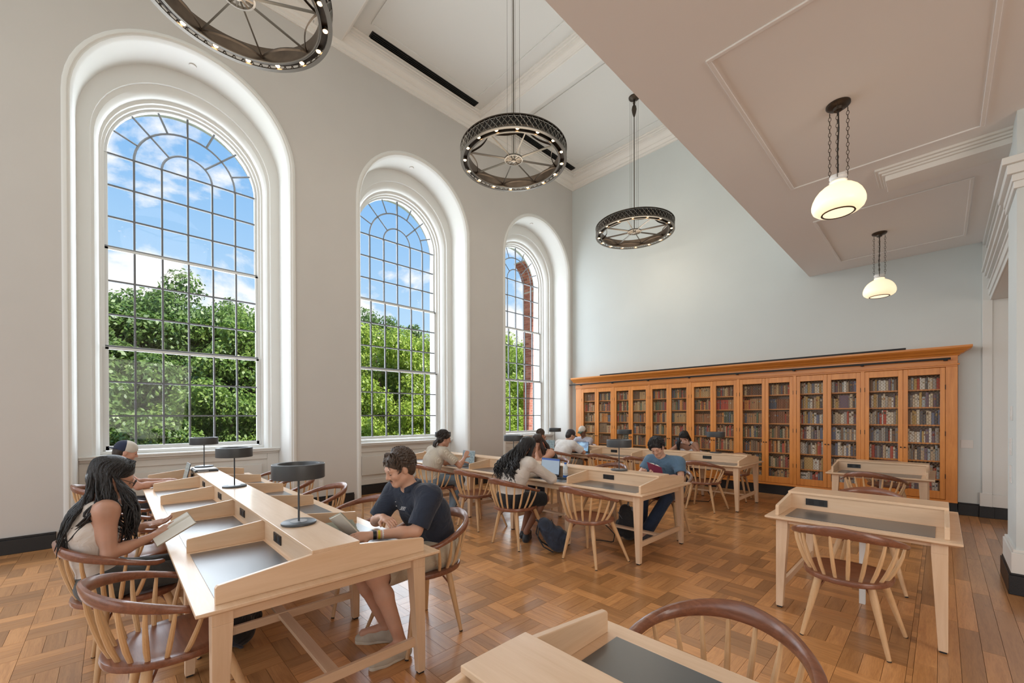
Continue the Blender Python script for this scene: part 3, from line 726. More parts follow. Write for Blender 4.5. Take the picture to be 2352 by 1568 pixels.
def put_lamp(x, y, z, label):
    c = lamp0 if not LU[0] else dup(lamp0); LU[0] = True
    c.location = (x, y, z); tag(c, label, 'desk lamp', 'grey ring-shaded desk lamps'); return c
for a in [(-2.777, 0.83, 0.886, 'grey ring-shaded desk lamp, largest and nearest, on the left table'), (-4.674, 0.83, 0.886, 'grey ring-shaded desk lamp in the middle of the left table'), (-6.50, 0.83, 0.918, 'grey ring-shaded desk lamp standing on books at the window end of the left table'),
          (-2.73, 4.445, 0.886, 'grey ring-shaded desk lamp just left of the reader in the blue T-shirt'), (-4.58, 4.445, 0.886, 'grey ring-shaded desk lamp left of the curly-haired woman'), (-6.48, 4.445, 0.886, 'grey ring-shaded desk lamp half hidden behind the man in the knit shirt'),
          (-2.79, 7.73, 0.886, 'grey ring-shaded desk lamp right of the woman hiding her face'), (-4.62, 7.73, 0.886, 'grey ring-shaded desk lamp on the back table seen above a nearer lamp'), (-6.52, 7.73, 0.886, 'grey ring-shaded desk lamp left of the man in the white T-shirt')]: put_lamp(*a)

# ------------------------------------------------------------------ bookcase
BKX0, BKX1, BKY = -7.14, 0.175, 9.38
BAYX = [-6.92+0.995*k for k in range(8)]
bk = empty('bookcase', (0, 0, 0), 0, 'long glowing cherry wood bookcase with fourteen mesh doors across the back wall', 'bookcase')
MB().box(BKX0, BKY, 0.20, BAYX[0]-0.02, 9.78, 2.32).build('end_post', 'cherry_z', bk, bevel=0.003)
MB().box(BAYX[7]-0.0, BKY, 0.19, BKX1, 9.78, 2.32).build('end_post', 'cherry_z', bk, bevel=0.003)
MB().box(BKX0+0.02, 9.76, 0.2, BKX1-0.02, 9.78, 2.4).build('back_panel', 'walnut_z', bk)
MB().box(BKX0, BKY+0.01, 0.0, BKX1-0.005, 9.78, 0.185).build('plinth', 'black', bk)
MB().box(BKX0, BKY-0.02, 0.185, BKX1, 9.78, 0.222).build('base_moulding', 'cherry_x', bk, bevel=0.006)
MB().box(BKX0, BKY-0.012, 2.30, BKX1+0.0, 9.6, 2.50).box(BKX0, BKY-0.035, 2.325, BKX1+0.02, BKY, 2.345).build('frieze', 'cherry_x', bk, bevel=0.004)
cr = MB(); pf = [(0.0, 2.47), (0.02, 2.475), (0.028, 2.49), (0.06, 2.505), (0.075, 2.52), (0.095, 2.535), (0.13, 2.555), (0.15, 2.575), (0.15, 2.605), (0.0, 2.605)]
def crown(x0, x1, y):
    v = []; m = len(pf)
    for e, z in pf: v.append((x0, y-e, z))
    for e, z in pf: v.append((x1+e, y-e, z))
    for e, z in pf: v.append((x1+e, YB+0.05, z))
    f = [(k, m+k, m+k+1, k+1) for k in range(m-1)]+[(m+k, 2*m+k, 2*m+k+1, m+k+1) for k in range(m-1)]
    return v, f
cr.add(*crown(BKX0-0.06, BKX1, BKY-0.012)); cr.add([(BKX0-0.06, BKY-0.16, 2.604), (BKX1+0.15, BKY-0.16, 2.604), (BKX1+0.15, YB, 2.604), (BKX0-0.06, YB, 2.604)], [(0, 1, 2, 3)])
cr.build('cornice', 'cherry_x', bk)
rl = MB().box(-7.3, BKY-0.085, 2.405, 0.10, BKY-0.073, 2.437).build('ladder_rail', 'iron', bk)
for x in BAYX:
    MB().tube([(x, BKY-0.01, 2.40), (x, BKY-0.09, 2.40)], 0.011, 8).lathe([(0.0, 0), (0.024, 0.003), (0.024, 0.02), (0.0, 0.023)], 14, (x, BKY-0.06, 2.388)).build('rail_bracket', 'iron', rl)
MB().box(-6.23, 9.21, 2.605, -0.40, 9.255, 2.633).build('light_bar', 'iron', bk)
for k in range(1, 7): MB().box(BAYX[k]-0.027, BKY-0.008, 0.222, BAYX[k]+0.027, 9.76, 2.31).build('mullion', 'cherry_z', bk, bevel=0.004)
ROWS = [0.26, 0.53, 0.82, 1.105, 1.395, 1.68, 1.965]
for k in range(7):
    for z in ROWS: MB().box(BAYX[k]+0.02, 9.455, z-0.022, BAYX[k+1]-0.02, 9.75, z).build('shelf', 'cherry_x', bk)
DOOR_OPEN = []
mesh_cache = {}
def lattice(w, h, sp=0.026, th=0.0034):
    mb = MB(); kx, kz = sp*0.86, sp
    def line(x0, z0, x1, z1, y):
        dx, dz = x1-x0, z1-z0; L = math.hypot(dx, dz)
        if L < 1e-4: return
        nx, nz = -dz/L*th/2, dx/L*th/2
        mb.add([(x0+nx, y, z0+nz), (x1+nx, y, z1+nz), (x1-nx, y, z1-nz), (x0-nx, y, z0-nz), (x0, y-0.0015, z0), (x1, y-0.0015, z1)], [(0, 1, 5, 4), (4, 5, 2, 3), (0, 3, 2, 1)])
    sl = kz/kx; c = -w*sl
    while c < h:
        # z = sl*x + c clipped to the opening, and its mirror image
        xa = max(0, -c/sl); xb = min(w, (h-c)/sl)
        if xb > xa: line(xa, sl*xa+c, xb, sl*xb+c, 0.0); line(w-xa, sl*xa+c, w-xb, sl*xb+c, 0.002)
        c += 2*kz
    return mb
DZ0, DZ1 = 0.228, 2.295; OZ0, OZ1 = 0.35, 2.19
lat_me = None
for k in range(7):
    xa, xb = BAYX[k]+0.028, BAYX[k+1]-0.028
    if k == 0: xa = BAYX[0]-0.015
    if k == 6: xb = BAYX[7]-0.003
    xm = (xa+xb)/2
    for d, (u0, u1) in enumerate(((xa, xm-0.0015), (xm+0.0015, xb))):
        w = u1-u0; st = 0.058
        db = MB(); y0, y1 = BKY-0.004, BKY+0.020
        db.box(u0, y0, DZ0, u0+st, y1, DZ1).box(u1-st, y0, DZ0, u1, y1, DZ1).box(u0+st, y0, DZ0, u1-st, y1, OZ0).box(u0+st, y0, OZ1, u1-st, y1, DZ1)
        do = db.build('door', 'cherry_z', bk, bevel=0.004)
        me = lattice(w-2*st, OZ1-OZ0); lo = me.build('wire_mesh', 'wire', do); lo.location = (u0+st, BKY+0.013, OZ0); tag(lo, kind='stuff')
        hx = u1-0.022 if d == 0 else u0+0.022
        MB().tube([(hx, y0, 1.02), (hx, y0-0.02, 1.02)], 0.006, 8).tube([(hx, y0-0.022, 1.02), (hx, y0-0.03, 1.02)], 0.011, 10).build('knob', 'iron', do)
        hs = u0-0.001 if d == 0 else u1+0.001
        for z in (0.55, 1.22, 1.95): MB().tube([(hs, y0-0.002, z), (hs, y0-0.002, z+0.075)], 0.0045, 6).build('hinge', 'iron', do)
        DOOR_OPEN.append((u0+st, u1-st))
# books
PAL_OLD = [(0.30, 0.13, 0.06), (0.20, 0.08, 0.045), (0.36, 0.20, 0.10), (0.45, 0.30, 0.15), (0.28, 0.05, 0.04), (0.42, 0.07, 0.05), (0.10, 0.14, 0.09), (0.07, 0.10, 0.08), (0.16, 0.10, 0.07), (0.50, 0.38, 0.22), (0.09, 0.11, 0.16), (0.55, 0.24, 0.07), (0.24, 0.17, 0.11), (0.13, 0.07, 0.05), (0.38, 0.30, 0.20)]
PAL_NEW = [(0.55, 0.52, 0.46), (0.60, 0.55, 0.45), (0.35, 0.33, 0.30), (0.10, 0.10, 0.11), (0.40, 0.07, 0.05), (0.13, 0.16, 0.24), (0.50, 0.42, 0.30), (0.22, 0.21, 0.21), (0.62, 0.60, 0.55), (0.46, 0.31, 0.12), (0.32, 0.36, 0.37), (0.15, 0.11, 0.15), (0.42, 0.32, 0.22), (0.20, 0.13, 0.09), (0.55, 0.47, 0.36)]
NAME_OLD = ['brown', 'dark brown', 'tan', 'light tan', 'maroon', 'red', 'dark green', 'deep green', 'umber', 'buff', 'navy', 'orange', 'drab', 'black-brown', 'khaki']
NAME_NEW = ['pale grey', 'cream', 'grey', 'black', 'red', 'slate blue', 'beige', 'charcoal', 'white', 'ochre', 'blue-grey', 'plum-grey', 'tan', 'brown', 'ivory']
BM = {}
def bmat(col):
    if col not in BM: BM[col] = mat('cloth_%d' % len(BM), col, 0.6)
    return BM[col]
rb = random.Random(11)
def book_geo(mb, x, z, w, h, d, yf):
    """upright book, spine to the front at yf, slightly rounded"""
    p = [(x, yf+0.006), (x+w*0.2, yf+0.001), (x+w*0.5, yf), (x+w*0.8, yf+0.001), (x+w, yf+0.006), (x+w, yf+d), (x, yf+d)]
    mb.prism(p, 'z', z, z+h)
books_one = []; BOOKN = 0
stuffV = MB(); stuff_idx = []; stuff_mats = []
def mslot(m):
    if m not in stuff_mats: stuff_mats.append(m)
    return stuff_mats.index(m)
DOORN = ['leftmost', 'second', 'third', 'fourth', 'fifth', 'sixth', 'seventh', 'eighth', 'ninth', 'tenth', 'eleventh', 'twelfth', 'thirteenth', 'rightmost']
for di in range(13, -1, -1):
    u0, u1 = DOOR_OPEN[di]; x0, x1 = u0-0.035, u1+0.035
    new = di >= 10
    for ri in range(6, -1, -1):
        z = ROWS[ri]; x = x0+rb.uniform(0, 0.01); hmax = 0.255 if ri < 6 else 0.215; runcol = None; n = 0
        series = (not new) and rb.random() < 0.45; sh = rb.uniform(0.19, hmax-0.015); sw_ = rb.uniform(0.022, 0.038); sc = rb.randrange(15)
        while x < x1-0.014:
            if new and rb.random() < 0.035 and x < x1-0.2: w, h = rb.uniform(0.13, 0.17), rb.uniform(0.2, hmax-0.01); ci = rb.randrange(15); face = True
            else:
                face = False
                if series and rb.random() < 0.85: w, h, ci = sw_, sh, sc
                else: w, h, ci = rb.uniform(0.016, 0.044), rb.uniform(0.165, hmax-0.012), rb.randrange(15)
                if series and rb.random() < 0.1: sc = rb.randrange(15); sh = rb.uniform(0.18, hmax-0.015); sw_ = rb.uniform(0.02, 0.04)
            if x+w > x1: w = x1-x
            col = tuple(min(0.85, c*1.35) for c in (PAL_NEW if new else PAL_OLD)[ci]); nm = (NAME_NEW if new else NAME_OLD)[ci]
            d = rb.uniform(0.13, 0.2) if not face else 0.03; yf = 9.462+rb.uniform(0.0, 0.02)
            lab_c = rb.choice(PAL_NEW+PAL_OLD) if rb.random() < 0.55 else None
            mb = MB(); book_geo(mb, x+0.0006, z+0.0005, w-0.0012, h, d, yf); nf = len(mb.f); cols = [0]*nf
            if lab_c:
                za = z+h*rb.uniform(0.55, 0.72); zb = za+h*rb.uniform(0.08, 0.2)
                mb.box(x+w*0.2, yf-0.0006, za, x+w*0.8, yf+0.002, zb); cols += [1]*6
            if BOOKN < 300 and di >= 9:
                o = mb.build('book', bmat(col), None)
                if lab_c:
                    o.data.materials.append(bmat(lab_c)); o.data.polygons.foreach_set('material_index', cols)
                n += 1; BOOKN += 1
                tag(o, '%s book, %s from the left on the %s shelf behind the %s door' % (nm, ORD[min(n-1, 25)], ['top', 'second', 'third', 'fourth', 'fifth', 'sixth', 'bottom'][6-ri], DOORN[di]), 'book', 'books in the bookcase')
            else:
                stuffV.add(mb.v, mb.f); ms = [mslot(bmat(col)), mslot(bmat(lab_c)) if lab_c else 0]
                stuff_idx += [ms[c] for c in cols]
            x += w
me = stuffV.mesh('shelved_books')
for m in stuff_mats: me.materials.append(m)
me.polygons.foreach_set('material_index', stuff_idx)
so2 = bpy.data.objects.new('shelved_books', me); COL.objects.link(so2)
tag(so2, 'rows of old brown, red and green books behind the left bookcase doors', 'books', kind='stuff')

# ------------------------------------------------------------------ chandeliers
M_['bronze_d'] = mat('bronze_dark', (0.022, 0.017, 0.014), 0.55, 0.4)
def make_chandelier():
    t = empty('ring_chandelier'); R = 0.80; n = 96
    # rim: hollow band, open scale pattern outside, lights underneath
    MB().lathe([(R-0.03, 0.0), (R+0.012, 0.0), (R+0.012, 0.012), (R-0.03, 0.012), (R-0.03, 0.0)], n, cap=False).build('bottom_ring', 'bronze_l', t, smooth=True)
    MB().lathe([(R-0.012, 0.165), (R+0.014, 0.165), (R+0.014, 0.18), (R-0.012, 0.18), (R-0.012, 0.165)], n, cap=False).build('top_ring', 'bronze', t, smooth=True)
    MB().lathe([(R-0.105, 0.0), (R-0.105, 0.165), (R-0.098, 0.165), (R-0.098, 0.0), (R-0.105, 0.0)], n, cap=False).build('inner_band', 'bronze', t, smooth=True)
    MB().lathe([(R-0.115, 0.0), (R-0.09, 0.0), (R-0.09, 0.01), (R-0.115, 0.01), (R-0.115, 0.0)], n, cap=False).build('inner_lip', 'bronze_l', t, smooth=True)
    MB().lathe([(R-0.10, 0.05), (R-0.015, 0.05), (R-0.015, 0.056), (R-0.10, 0.056), (R-0.10, 0.05)], n, cap=False).build('light_tray', 'bronze', t)
    MB().lathe([(R-0.022, 0.056), (R-0.022, 0.165), (R-0.018, 0.165), (R-0.018, 0.056)], n, cap=False).build('back_band', 'bronze_d', t, smooth=True)
    sc = MB(); nn = 60
    for row in range(3):
        for k in range(nn):
            a0 = 2*PI*(k+0.5*(row % 2))/nn; pts = []
            for i in range(7):
                u = i/6; a = a0+2*PI/nn*u; z = 0.165-row*0.05-0.052*math.sin(PI*u); pts.append(((R+0.004)*math.cos(a), (R+0.004)*math.sin(a), z))
            sc.tube(pts, 0.0055, 4, cap=False)
    tag(sc.build('scale_fretwork', 'bronze_l', t), kind='stuff')
    for k in range(16):
        a = 2*PI*(k+0.5)/16; c = ((R-0.055)*math.cos(a), (R-0.055)*math.sin(a), 0)
        h = MB().lathe([(0.030, 0.018), (0.030, 0.05), (0.025, 0.05), (0.025, 0.018), (0.030, 0.018)], 14, c, cap=False).build('lamp_holder', 'bronze_l', t)
        MB().lathe([(0.0, 0.008), (0.020, 0.013), (0.024, 0.022), (0.0, 0.03)], 12, c, cap=False).build('bulb', 'bulb', h, smooth=True)
    for k in range(8):
        a = 2*PI*k/8; ca, sa = math.cos(a), math.sin(a)
        MB().tube([(0.07*ca, 0.07*sa, 0.055), ((R-0.1)*ca, (R-0.1)*sa, 0.055)], 0.013, 4, squash=(1.3, 0.7)).build('spoke', 'bronze_l', t)
        pts = []
        for i in range(13):
            u = i/12; an = a+2*PI/8*u; r = R-0.108-0.115*math.sin(PI*u)**0.7; pts.append((r*math.cos(an), r*math.sin(an), 0.055))
        MB().tube(pts, 0.012, 4, squash=(1.5, 0.55)).build('arc_brace', 'bronze', t)
    hb = MB().lathe([(0.0, 0.02), (0.03, 0.025), (0.035, 0.05), (0.035, 0.085), (0.0, 0.1)], 20, cap=False)
    hb.lathe([(0.125, 0.04), (0.142, 0.04), (0.142, 0.065), (0.125, 0.065), (0.125, 0.04)], 32, cap=False)
    for k in range(8):
        a = 2*PI*(k+0.5)/8; hb.tube([(0.03*math.cos(a), 0.03*math.sin(a), 0.05), (0.13*math.cos(a), 0.13*math.sin(a), 0.05)], 0.011, 4)
    hb.build('hub', 'bronze_l', t, smooth=True)
    H = ZC-5.44
    MB().tube([(0, 0, 0.09), (0, 0, H-0.42)], 0.011, 8).build('rod', 'bronze_l', t, smooth=True)
    MB().lathe([(0.011, H-0.42), (0.02, H-0.40), (0.04, H-0.33), (0.05, H-0.26), (0.042, H-0.20), (0.022, H-0.16), (0.022, H-0.13), (0.03, H-0.12), (0.02, H-0.10), (0.02, H-0.06), (0.05, H-0.05), (0.11, H-0.02), (0.115, H-0.001), (0.0, H-0.001)], 24, cap=False).build('canopy', 'bronze', t, smooth=True)
    for k in range(4):
        a = PI/4+PI/2*k; MB().tube([(0.10*math.cos(a), 0.10*math.sin(a), 0.06), (0.10*math.cos(a), 0.10*math.sin(a), H-0.02)], 0.0022, 4).build('suspension_wire', 'bronze', t)
    return t
ch0 = make_chandelier()
CHL = ['bronze ring chandelier cut off by the top edge above the largest window', 'bronze ring chandelier in the middle of the vault', 'smallest-looking bronze ring chandelier in front of the back wall']
for i, y in enumerate((0.86, 4.455, 8.06)):
    c = ch0 if i == 0 else dup(ch0); c.location = (-4.57, y, 5.44); c.rotation_euler = (0, 0, 0.28); tag(c, CHL[i], 'chandelier', 'bronze ring chandeliers')
    add_light('chandelier_glow', 'POINT', (-4.57, y, 5.35), 45, (1.0, 0.84, 0.66), shadow_soft_size=0.75)

# ------------------------------------------------------------------ opal pendants
def make_pendant():
    t = empty('opal_pendant')          # origin at the soffit
    MB().lathe([(0.0, -0.055), (0.03, -0.052), (0.035, -0.03), (0.075, -0.022), (0.085, -0.012), (0.085, 0.0)], 28, cap=False).build('ceiling_cup', 'bronze', t, smooth=True)
    zt = -0.60
    MB().lathe([(0.052, zt), (0.060, zt-0.003), (0.062, zt-0.02), (0.056, zt-0.028), (0.056, zt-0.04), (0.062, zt-0.045), (0.062, zt-0.052), (0.052, zt-0.055)], 28, cap=False).build('collar', 'white', t, smooth=True)
    prof = [(0.056, -0.055), (0.060, -0.068), (0.078, -0.080), (0.108, -0.098), (0.138, -0.124), (0.161, -0.156), (0.177, -0.192), (0.185, -0.226), (0.184, -0.254), (0.174, -0.280), (0.152, -0.300), (0.117, -0.310)]
    MB().lathe([(r, zt+z) for r, z in prof], 40, cap=False).build('glass_shade', 'opal', t, smooth=True)
    MB().lathe([(0.115, zt-0.308), (0.118, zt-0.315), (0.108, zt-0.318), (0.104, zt-0.312)], 40, cap=False).build('rim_ring', 'bronze', t, smooth=True)
    MB().lathe([(0.106, zt-0.311), (0.06, zt-0.316), (0.0, zt-0.317)], 32, cap=False).build('bottom_glass', 'opal_b', t, smooth=True)
    MB().tube([(0.0, 0.0, -0.04), (0.004, 0, -0.2), (-0.004, 0, -0.4), (0, 0, zt+0.01)], 0.005, 6).build('cord', 'rubber', t, smooth=True)
    for k in range(3):
        a = PI*0.85+2*PI*k/3; x, y = 0.07*math.cos(a), 0.07*math.sin(a)
        lk = MB(); n = 17; p = 0.033
        for i in range(n):
            z = -0.03-i*p; pts = []
            for j in range(8):
                th = 2*PI*j/8; ex, ez = 0.0095*math.cos(th), 0.020*math.sin(th)
                pts.append((x+(ex if i % 2 else 0), y+(0 if i % 2 else ex), z-0.018+ez))
            lk.tube(pts, 0.0022, 5, closed=True)
        lk.tube([(x, y, -0.03-n*p), (x*0.9, y*0.9, zt-0.035)], 0.003, 5)
        lk.build('chain', 'bronze', t)
    return t
pd0 = make_pendant()
for i, (x, y, l) in enumerate([(-0.607, 4.417, 'larger-looking opal glass pendant hanging from the low ceiling, nearer'), (-0.622, 7.957, 'smaller-looking opal glass pendant in front of the back wall')]):
    c = pd0 if i == 0 else dup(pd0); c.location = (x, y, ZS); tag(c, l, 'pendant lamp', 'opal glass pendants')
# ------------------------------------------------------------------ laptops, books, bags and other small things
def screen_mat(name, kind):
    m, nt, b = new_mat(name); tc = N(nt, 'ShaderNodeTexCoord'); sp = N(nt, 'ShaderNodeSeparateXYZ'); LK(nt, tc.outputs['Generated'], sp.inputs[0])
    if kind == 'text':     # document window: blue title bar above grey lines of text
        w1 = N(nt, 'ShaderNodeTexWave', bands_direction='Z', inp={1: 7.0, 2: 0.0}); LK(nt, tc.outputs['Generated'], w1.inputs[0]); w = ramp(nt, [(0.0, (0.20, 0.25, 0.32)), (0.28, (0.36, 0.43, 0.50))], 'CONSTANT'); LK(nt, w1.outputs[1], w.inputs[0])
        r = ramp(nt, [(0.0, (0, 0, 0)), (0.88, (0, 0, 0)), (0.885, (1, 1, 1))], 'CONSTANT'); LK(nt, sp.outputs[2], r.inputs[0])
        mixn = N(nt, 'ShaderNodeMix', data_type='RGBA'); LK(nt, r.outputs[0], mixn.inputs[0]); LK(nt, w.outputs[0], mixn.inputs[6]); mixn.inputs[7].default_value = (0.05, 0.10, 0.32, 1); out = mixn.outputs[2]
    elif kind == 'blue':
        n = N(nt, 'ShaderNodeTexNoise', inp={2: 1.6, 3: 1.0}); LK(nt, tc.outputs['Generated'], n.inputs[0]); r = ramp(nt, [(0.42, (0.05, 0.12, 0.24)), (0.58, (0.22, 0.42, 0.60))]); LK(nt, n.outputs[0], r.inputs[0]); out = r.outputs[0]
    else:
        n = N(nt, 'ShaderNodeTexNoise', inp={2: 9.0, 3: 3.0}); LK(nt, tc.outputs['Generated'], n.inputs[0]); r = ramp(nt, [(0.4, (0.13, 0.17, 0.18)), (0.6, (0.24, 0.29, 0.30))]); LK(nt, n.outputs[0], r.inputs[0]); out = r.outputs[0]
    b.inputs['Base Color'].default_value = (0.02, 0.02, 0.02, 1); b.inputs['Roughness'].default_value = 0.12; LK(nt, out, b.inputs['Emission Color']); b.inputs['Emission Strength'].default_value = 0.8; return m
def laptop(x, y, rz, label, kind, case, tilt=0.30, w=0.33, d=0.23):
    """hinge at local y=+d/2, screen faces -y"""
    t = empty('laptop', (x, y, 0.7432), rz, label, 'laptop', 'laptops on the tables')
    MB().box(-w/2, -d/2, 0.0, w/2, d/2, 0.014).build('base', case, t, bevel=0.004)
    k = MB()
    for r in range(5):
        for c in range(13): k.box(-w/2+0.022+c*0.0222, d/2-0.05-r*0.0205, 0.014, -w/2+0.041+c*0.0222, d/2-0.033-r*0.0205, 0.0155)
    tag(k.build('keyboard', 'keys', t), kind='stuff')
    MB().box(-0.05, -d/2+0.012, 0.014, 0.05, -d/2+0.075, 0.0145).build('touchpad', 'alu', t)
    lid = MB().box(-w/2, -0.004, 0, w/2, 0.004, d*0.97).build('screen_lid', case, t, bevel=0.003); lid.location = (0, d/2, 0.012); lid.rotation_euler = (-tilt, 0, 0)
    MB().box(-w/2+0.008, -0.0052, 0.014, w/2-0.008, -0.004, d*0.97-0.008).build('screen', screen_mat('screen_'+kind+str(round(x, 2)), kind), lid)
    return t
laptop(-3.70, 4.165, 0.0, 'open laptop showing a text page, in front of the curly-haired woman', 'text', 'darkcase', 0.10)
laptop(-5.50, 4.16, 0.0, 'open laptop with a dim screen in front of the man in the knit shirt', 'dim', 'alu', 0.12)
laptop(-5.58, 7.44, -0.03, 'open laptop with a blue screen in front of the man in the white T-shirt', 'blue', 'darkcase', 0.12)
laptop(-6.55, 0.52, 0.0, 'open laptop at the window end of the left table', 'dim', 'darkcase', 0.22)
laptop(-6.55, 7.44, 0.0, 'half-hidden open laptop at the window end of the back table', 'dim', 'alu', 0.12)
def leafy_print(name, base, ink, sx, sy):
    """page printed with lines of text"""
    m, nt, b = new_mat(name); tc = N(nt, 'ShaderNodeTexCoord'); mp = N(nt, 'ShaderNodeMapping', inp={3: (sx, sy, 1)}); LK(nt, tc.outputs['Object'], mp.inputs[0])
    w = N(nt, 'ShaderNodeTexBrick', inp={5: 1.0, 6: 0.22, 7: 0.1, 8: 0.6, 9: 0.45}); w.inputs[1].default_value = (*ink, 1); w.inputs[2].default_value = (*[c*1.25 for c in ink], 1); w.inputs[3].default_value = (*base, 1)
    LK(nt, mp.outputs[0], w.inputs[0]); LK(nt, w.outputs[0], b.inputs['Base Color']); b.inputs['Roughness'].default_value = 0.8; return m
M_['page'] = leafy_print('printed_page', (0.66, 0.62, 0.54), (0.34, 0.32, 0.28), 40, 75)
def open_book(name, M, w, L, label, cover, hump=0.02, pagemat='page'):
    """open book: local x across both pages, y along the spine, pages face +z"""
    t = empty(name, (0, 0, 0), 0, label, 'book', 'books in use'); t.matrix_world = M
    for sg in (-1, 1):
        top = []; n = 8
        for i in range(n+1):
            u = i/n; top.append((sg*u*w/2, 0.004+hump*math.sin(PI*min(1, u*1.15)**0.6)*(1-u*0.55)))
        poly = [(0, 0.0)]+top[1:]+[(sg*w/2, 0.001)]
        poly = [(0, 0.0015)]+[(a, b) for a, b in top]+[(sg*w/2, 0.0015)]
        if sg > 0: poly = poly[::-1]
        MB().prism(poly, 'y', -L/2, L/2).build('page_block', pagemat, t)
        MB().box(min(0, sg*(w/2+0.004)), -L/2-0.004, -0.003, max(0, sg*(w/2+0.004)), L/2+0.004, 0.001).build('cover', cover, t)
    return t
def frame_mat(o, X, Y):
    X = Vector(X).normalized(); Y = Vector(Y); Y = (Y-X*Y.dot(X)).normalized(); Z = X.cross(Y)
    return Matrix(((X.x, Y.x, Z.x, o[0]), (X.y, Y.y, Z.y, o[1]), (X.z, Y.z, Z.z, o[2]), (0, 0, 0, 1)))
M_['cover_grey'] = mat('cover_grey', (0.30, 0.32, 0.26), 0.5, noise=0.35, nscale=18)
M_['cover_red'] = mat('cover_red', (0.22, 0.02, 0.055), 0.55)
M_['cover_tan'] = mat('cover_tan', (0.30, 0.24, 0.17), 0.6)
open_book('open_book', frame_mat((-3.43, 0.275, 0.835), (1, 0.06, -0.10), (0.02, 0.86, 0.50)), 0.27, 0.215, 'open book held by the long-haired woman at the left table', 'cover_tan', 0.018)
def half_book(t, M, w, L, thick, cover, pagemat):
    pts = [(0, 0.003), (w*0.15, thick*0.9), (w*0.4, thick*1.15), (w*0.75, thick), (w, thick*0.8), (w, 0.003)]
    a = MB().prism(pts[::-1], 'y', -L/2, L/2).build('page_block', pagemat, t); b = MB().box(0, -L/2-0.004, 0.0, w+0.004, L/2+0.004, 0.003).build('cover', cover, t)
    for o in (a, b): o.matrix_world = M
bkt = empty('open_book', (0, 0, 0), 0, 'open book held up against the shelf by the man in the navy polo', 'book', 'books in use')
_sp = Vector((0.13, 0.134, -0.127)); _o = Vector((-2.82, 1.017, 0.861))+_sp*0.5
half_book(bkt, frame_mat(_o, (0.138, 0.019, 0.056), -_sp), 0.155, 0.225, 0.016, 'cover_grey', 'paper')
half_book(bkt, frame_mat(_o, (-0.10, -0.01, 0.08), _sp), 0.075, 0.225, 0.014, 'cover_grey', 'paper')
open_book('open_book', frame_mat((-2.50, 4.93, 0.845), (-0.9, 0.35, 0.15), (0.1, -0.45, 0.80)), 0.25, 0.20, 'red-covered book read by the young man in the blue T-shirt', 'cover_red', 0.02, 'paper')
def closed_book(x, y, z, w, d, h, rz, cov, label):
    t = empty('closed_book', (x, y, z), rz, label, 'book', 'books in use')
    MB().box(-w/2, -d/2, 0, w/2, d/2, 0.003).box(-w/2, -d/2, h-0.003, w/2, d/2, h).box(w/2-0.003, -d/2, 0, w/2, d/2, h).build('cover', cov, t)
    MB().box(-w/2+0.004, -d/2+0.004, 0.003, w/2-0.003, d/2-0.004, h-0.003).build('page_block', 'paper', t)
    tx = MB()
    for k in range(9): tx.box(w/2, -d/2+0.03+k*0.012, h*0.3, w/2+0.0006, -d/2+0.038+k*0.012, h*0.7)
    tag(tx.build('spine_print', 'white', t), kind='stuff'); return t
closed_book(-6.36, 0.815, 0.886, 0.36, 0.235, 0.022, 0.0, 'darkcase', 'dark lower book in the stack under the lamp by the window')
closed_book(-6.37, 0.815, 0.908, 0.32, 0.21, 0.010, 0.03, 'white', 'pale thin book on top of the stack under the lamp by the window')
# phone and water bottle
ph = empty('phone', (-3.40, 4.16, 0.7432), 0.3, 'dark phone lying on the middle table beside the water bottle', 'phone')
MB().box(-0.075, -0.037, 0, 0.075, 0.037, 0.008).build('case', 'darkcase', ph, bevel=0.003); MB().box(-0.07, -0.033, 0.008, 0.07, 0.033, 0.0086).build('glass', 'keys', ph)
bt = empty('water_bottle', (-3.43, 4.28, 0.7432), 0, 'clear plastic water bottle with a blue cap on the middle table', 'bottle')
M_['pet'] = mat('pet', (0.62, 0.68, 0.72), 0.12, spec=0.6); M_['bluecap'] = mat('bluecap', (0.03, 0.14, 0.50), 0.4)
MB().lathe([(0.028, 0.0), (0.032, 0.006), (0.032, 0.04), (0.030, 0.045), (0.032, 0.05), (0.032, 0.12), (0.028, 0.145), (0.015, 0.17), (0.013, 0.178)], 24, cap=True).build('bottle_body', 'pet', bt, smooth=True)
MB().lathe([(0.0325, 0.055), (0.0325, 0.11)], 24, cap=False).build('label', 'white', bt, smooth=True); MB().lathe([(0.033, 0.004), (0.033, 0.03)], 24, cap=False).build('label_band', 'bluecap', bt, smooth=True)
MB().lathe([(0.016, 0.176), (0.0165, 0.18), (0.0165, 0.196), (0.0, 0.197)], 20, cap=False).build('bottle_cap', 'bluecap', bt, smooth=True)
# power cord under the middle table
cord = MB().tube([(-2.96, 4.28, 0.02), (-2.93, 4.34, 0.012), (-2.80, 4.38, 0.01), (-2.72, 4.30, 0.05), (-2.74, 4.36, 0.12), (-2.86, 4.42, 0.16), (-2.95, 4.44, 0.20)], 0.006, 6).build('power_cord', 'rubber', None, smooth=True)
tag(cord, 'black power cord looping to the floor under the middle table', 'cord')
cord2 = MB().tube([(-3.2, 7.5, 0.006), (-3.05, 7.62, 0.006), (-2.9, 7.70, 0.006), (-2.86, 7.74, 0.08), (-2.95, 7.76, 0.19)], 0.007, 6).build('power_cord', 'rubber', None, smooth=True)
tag(cord2, 'black power cord on the floor under the back table', 'cord')
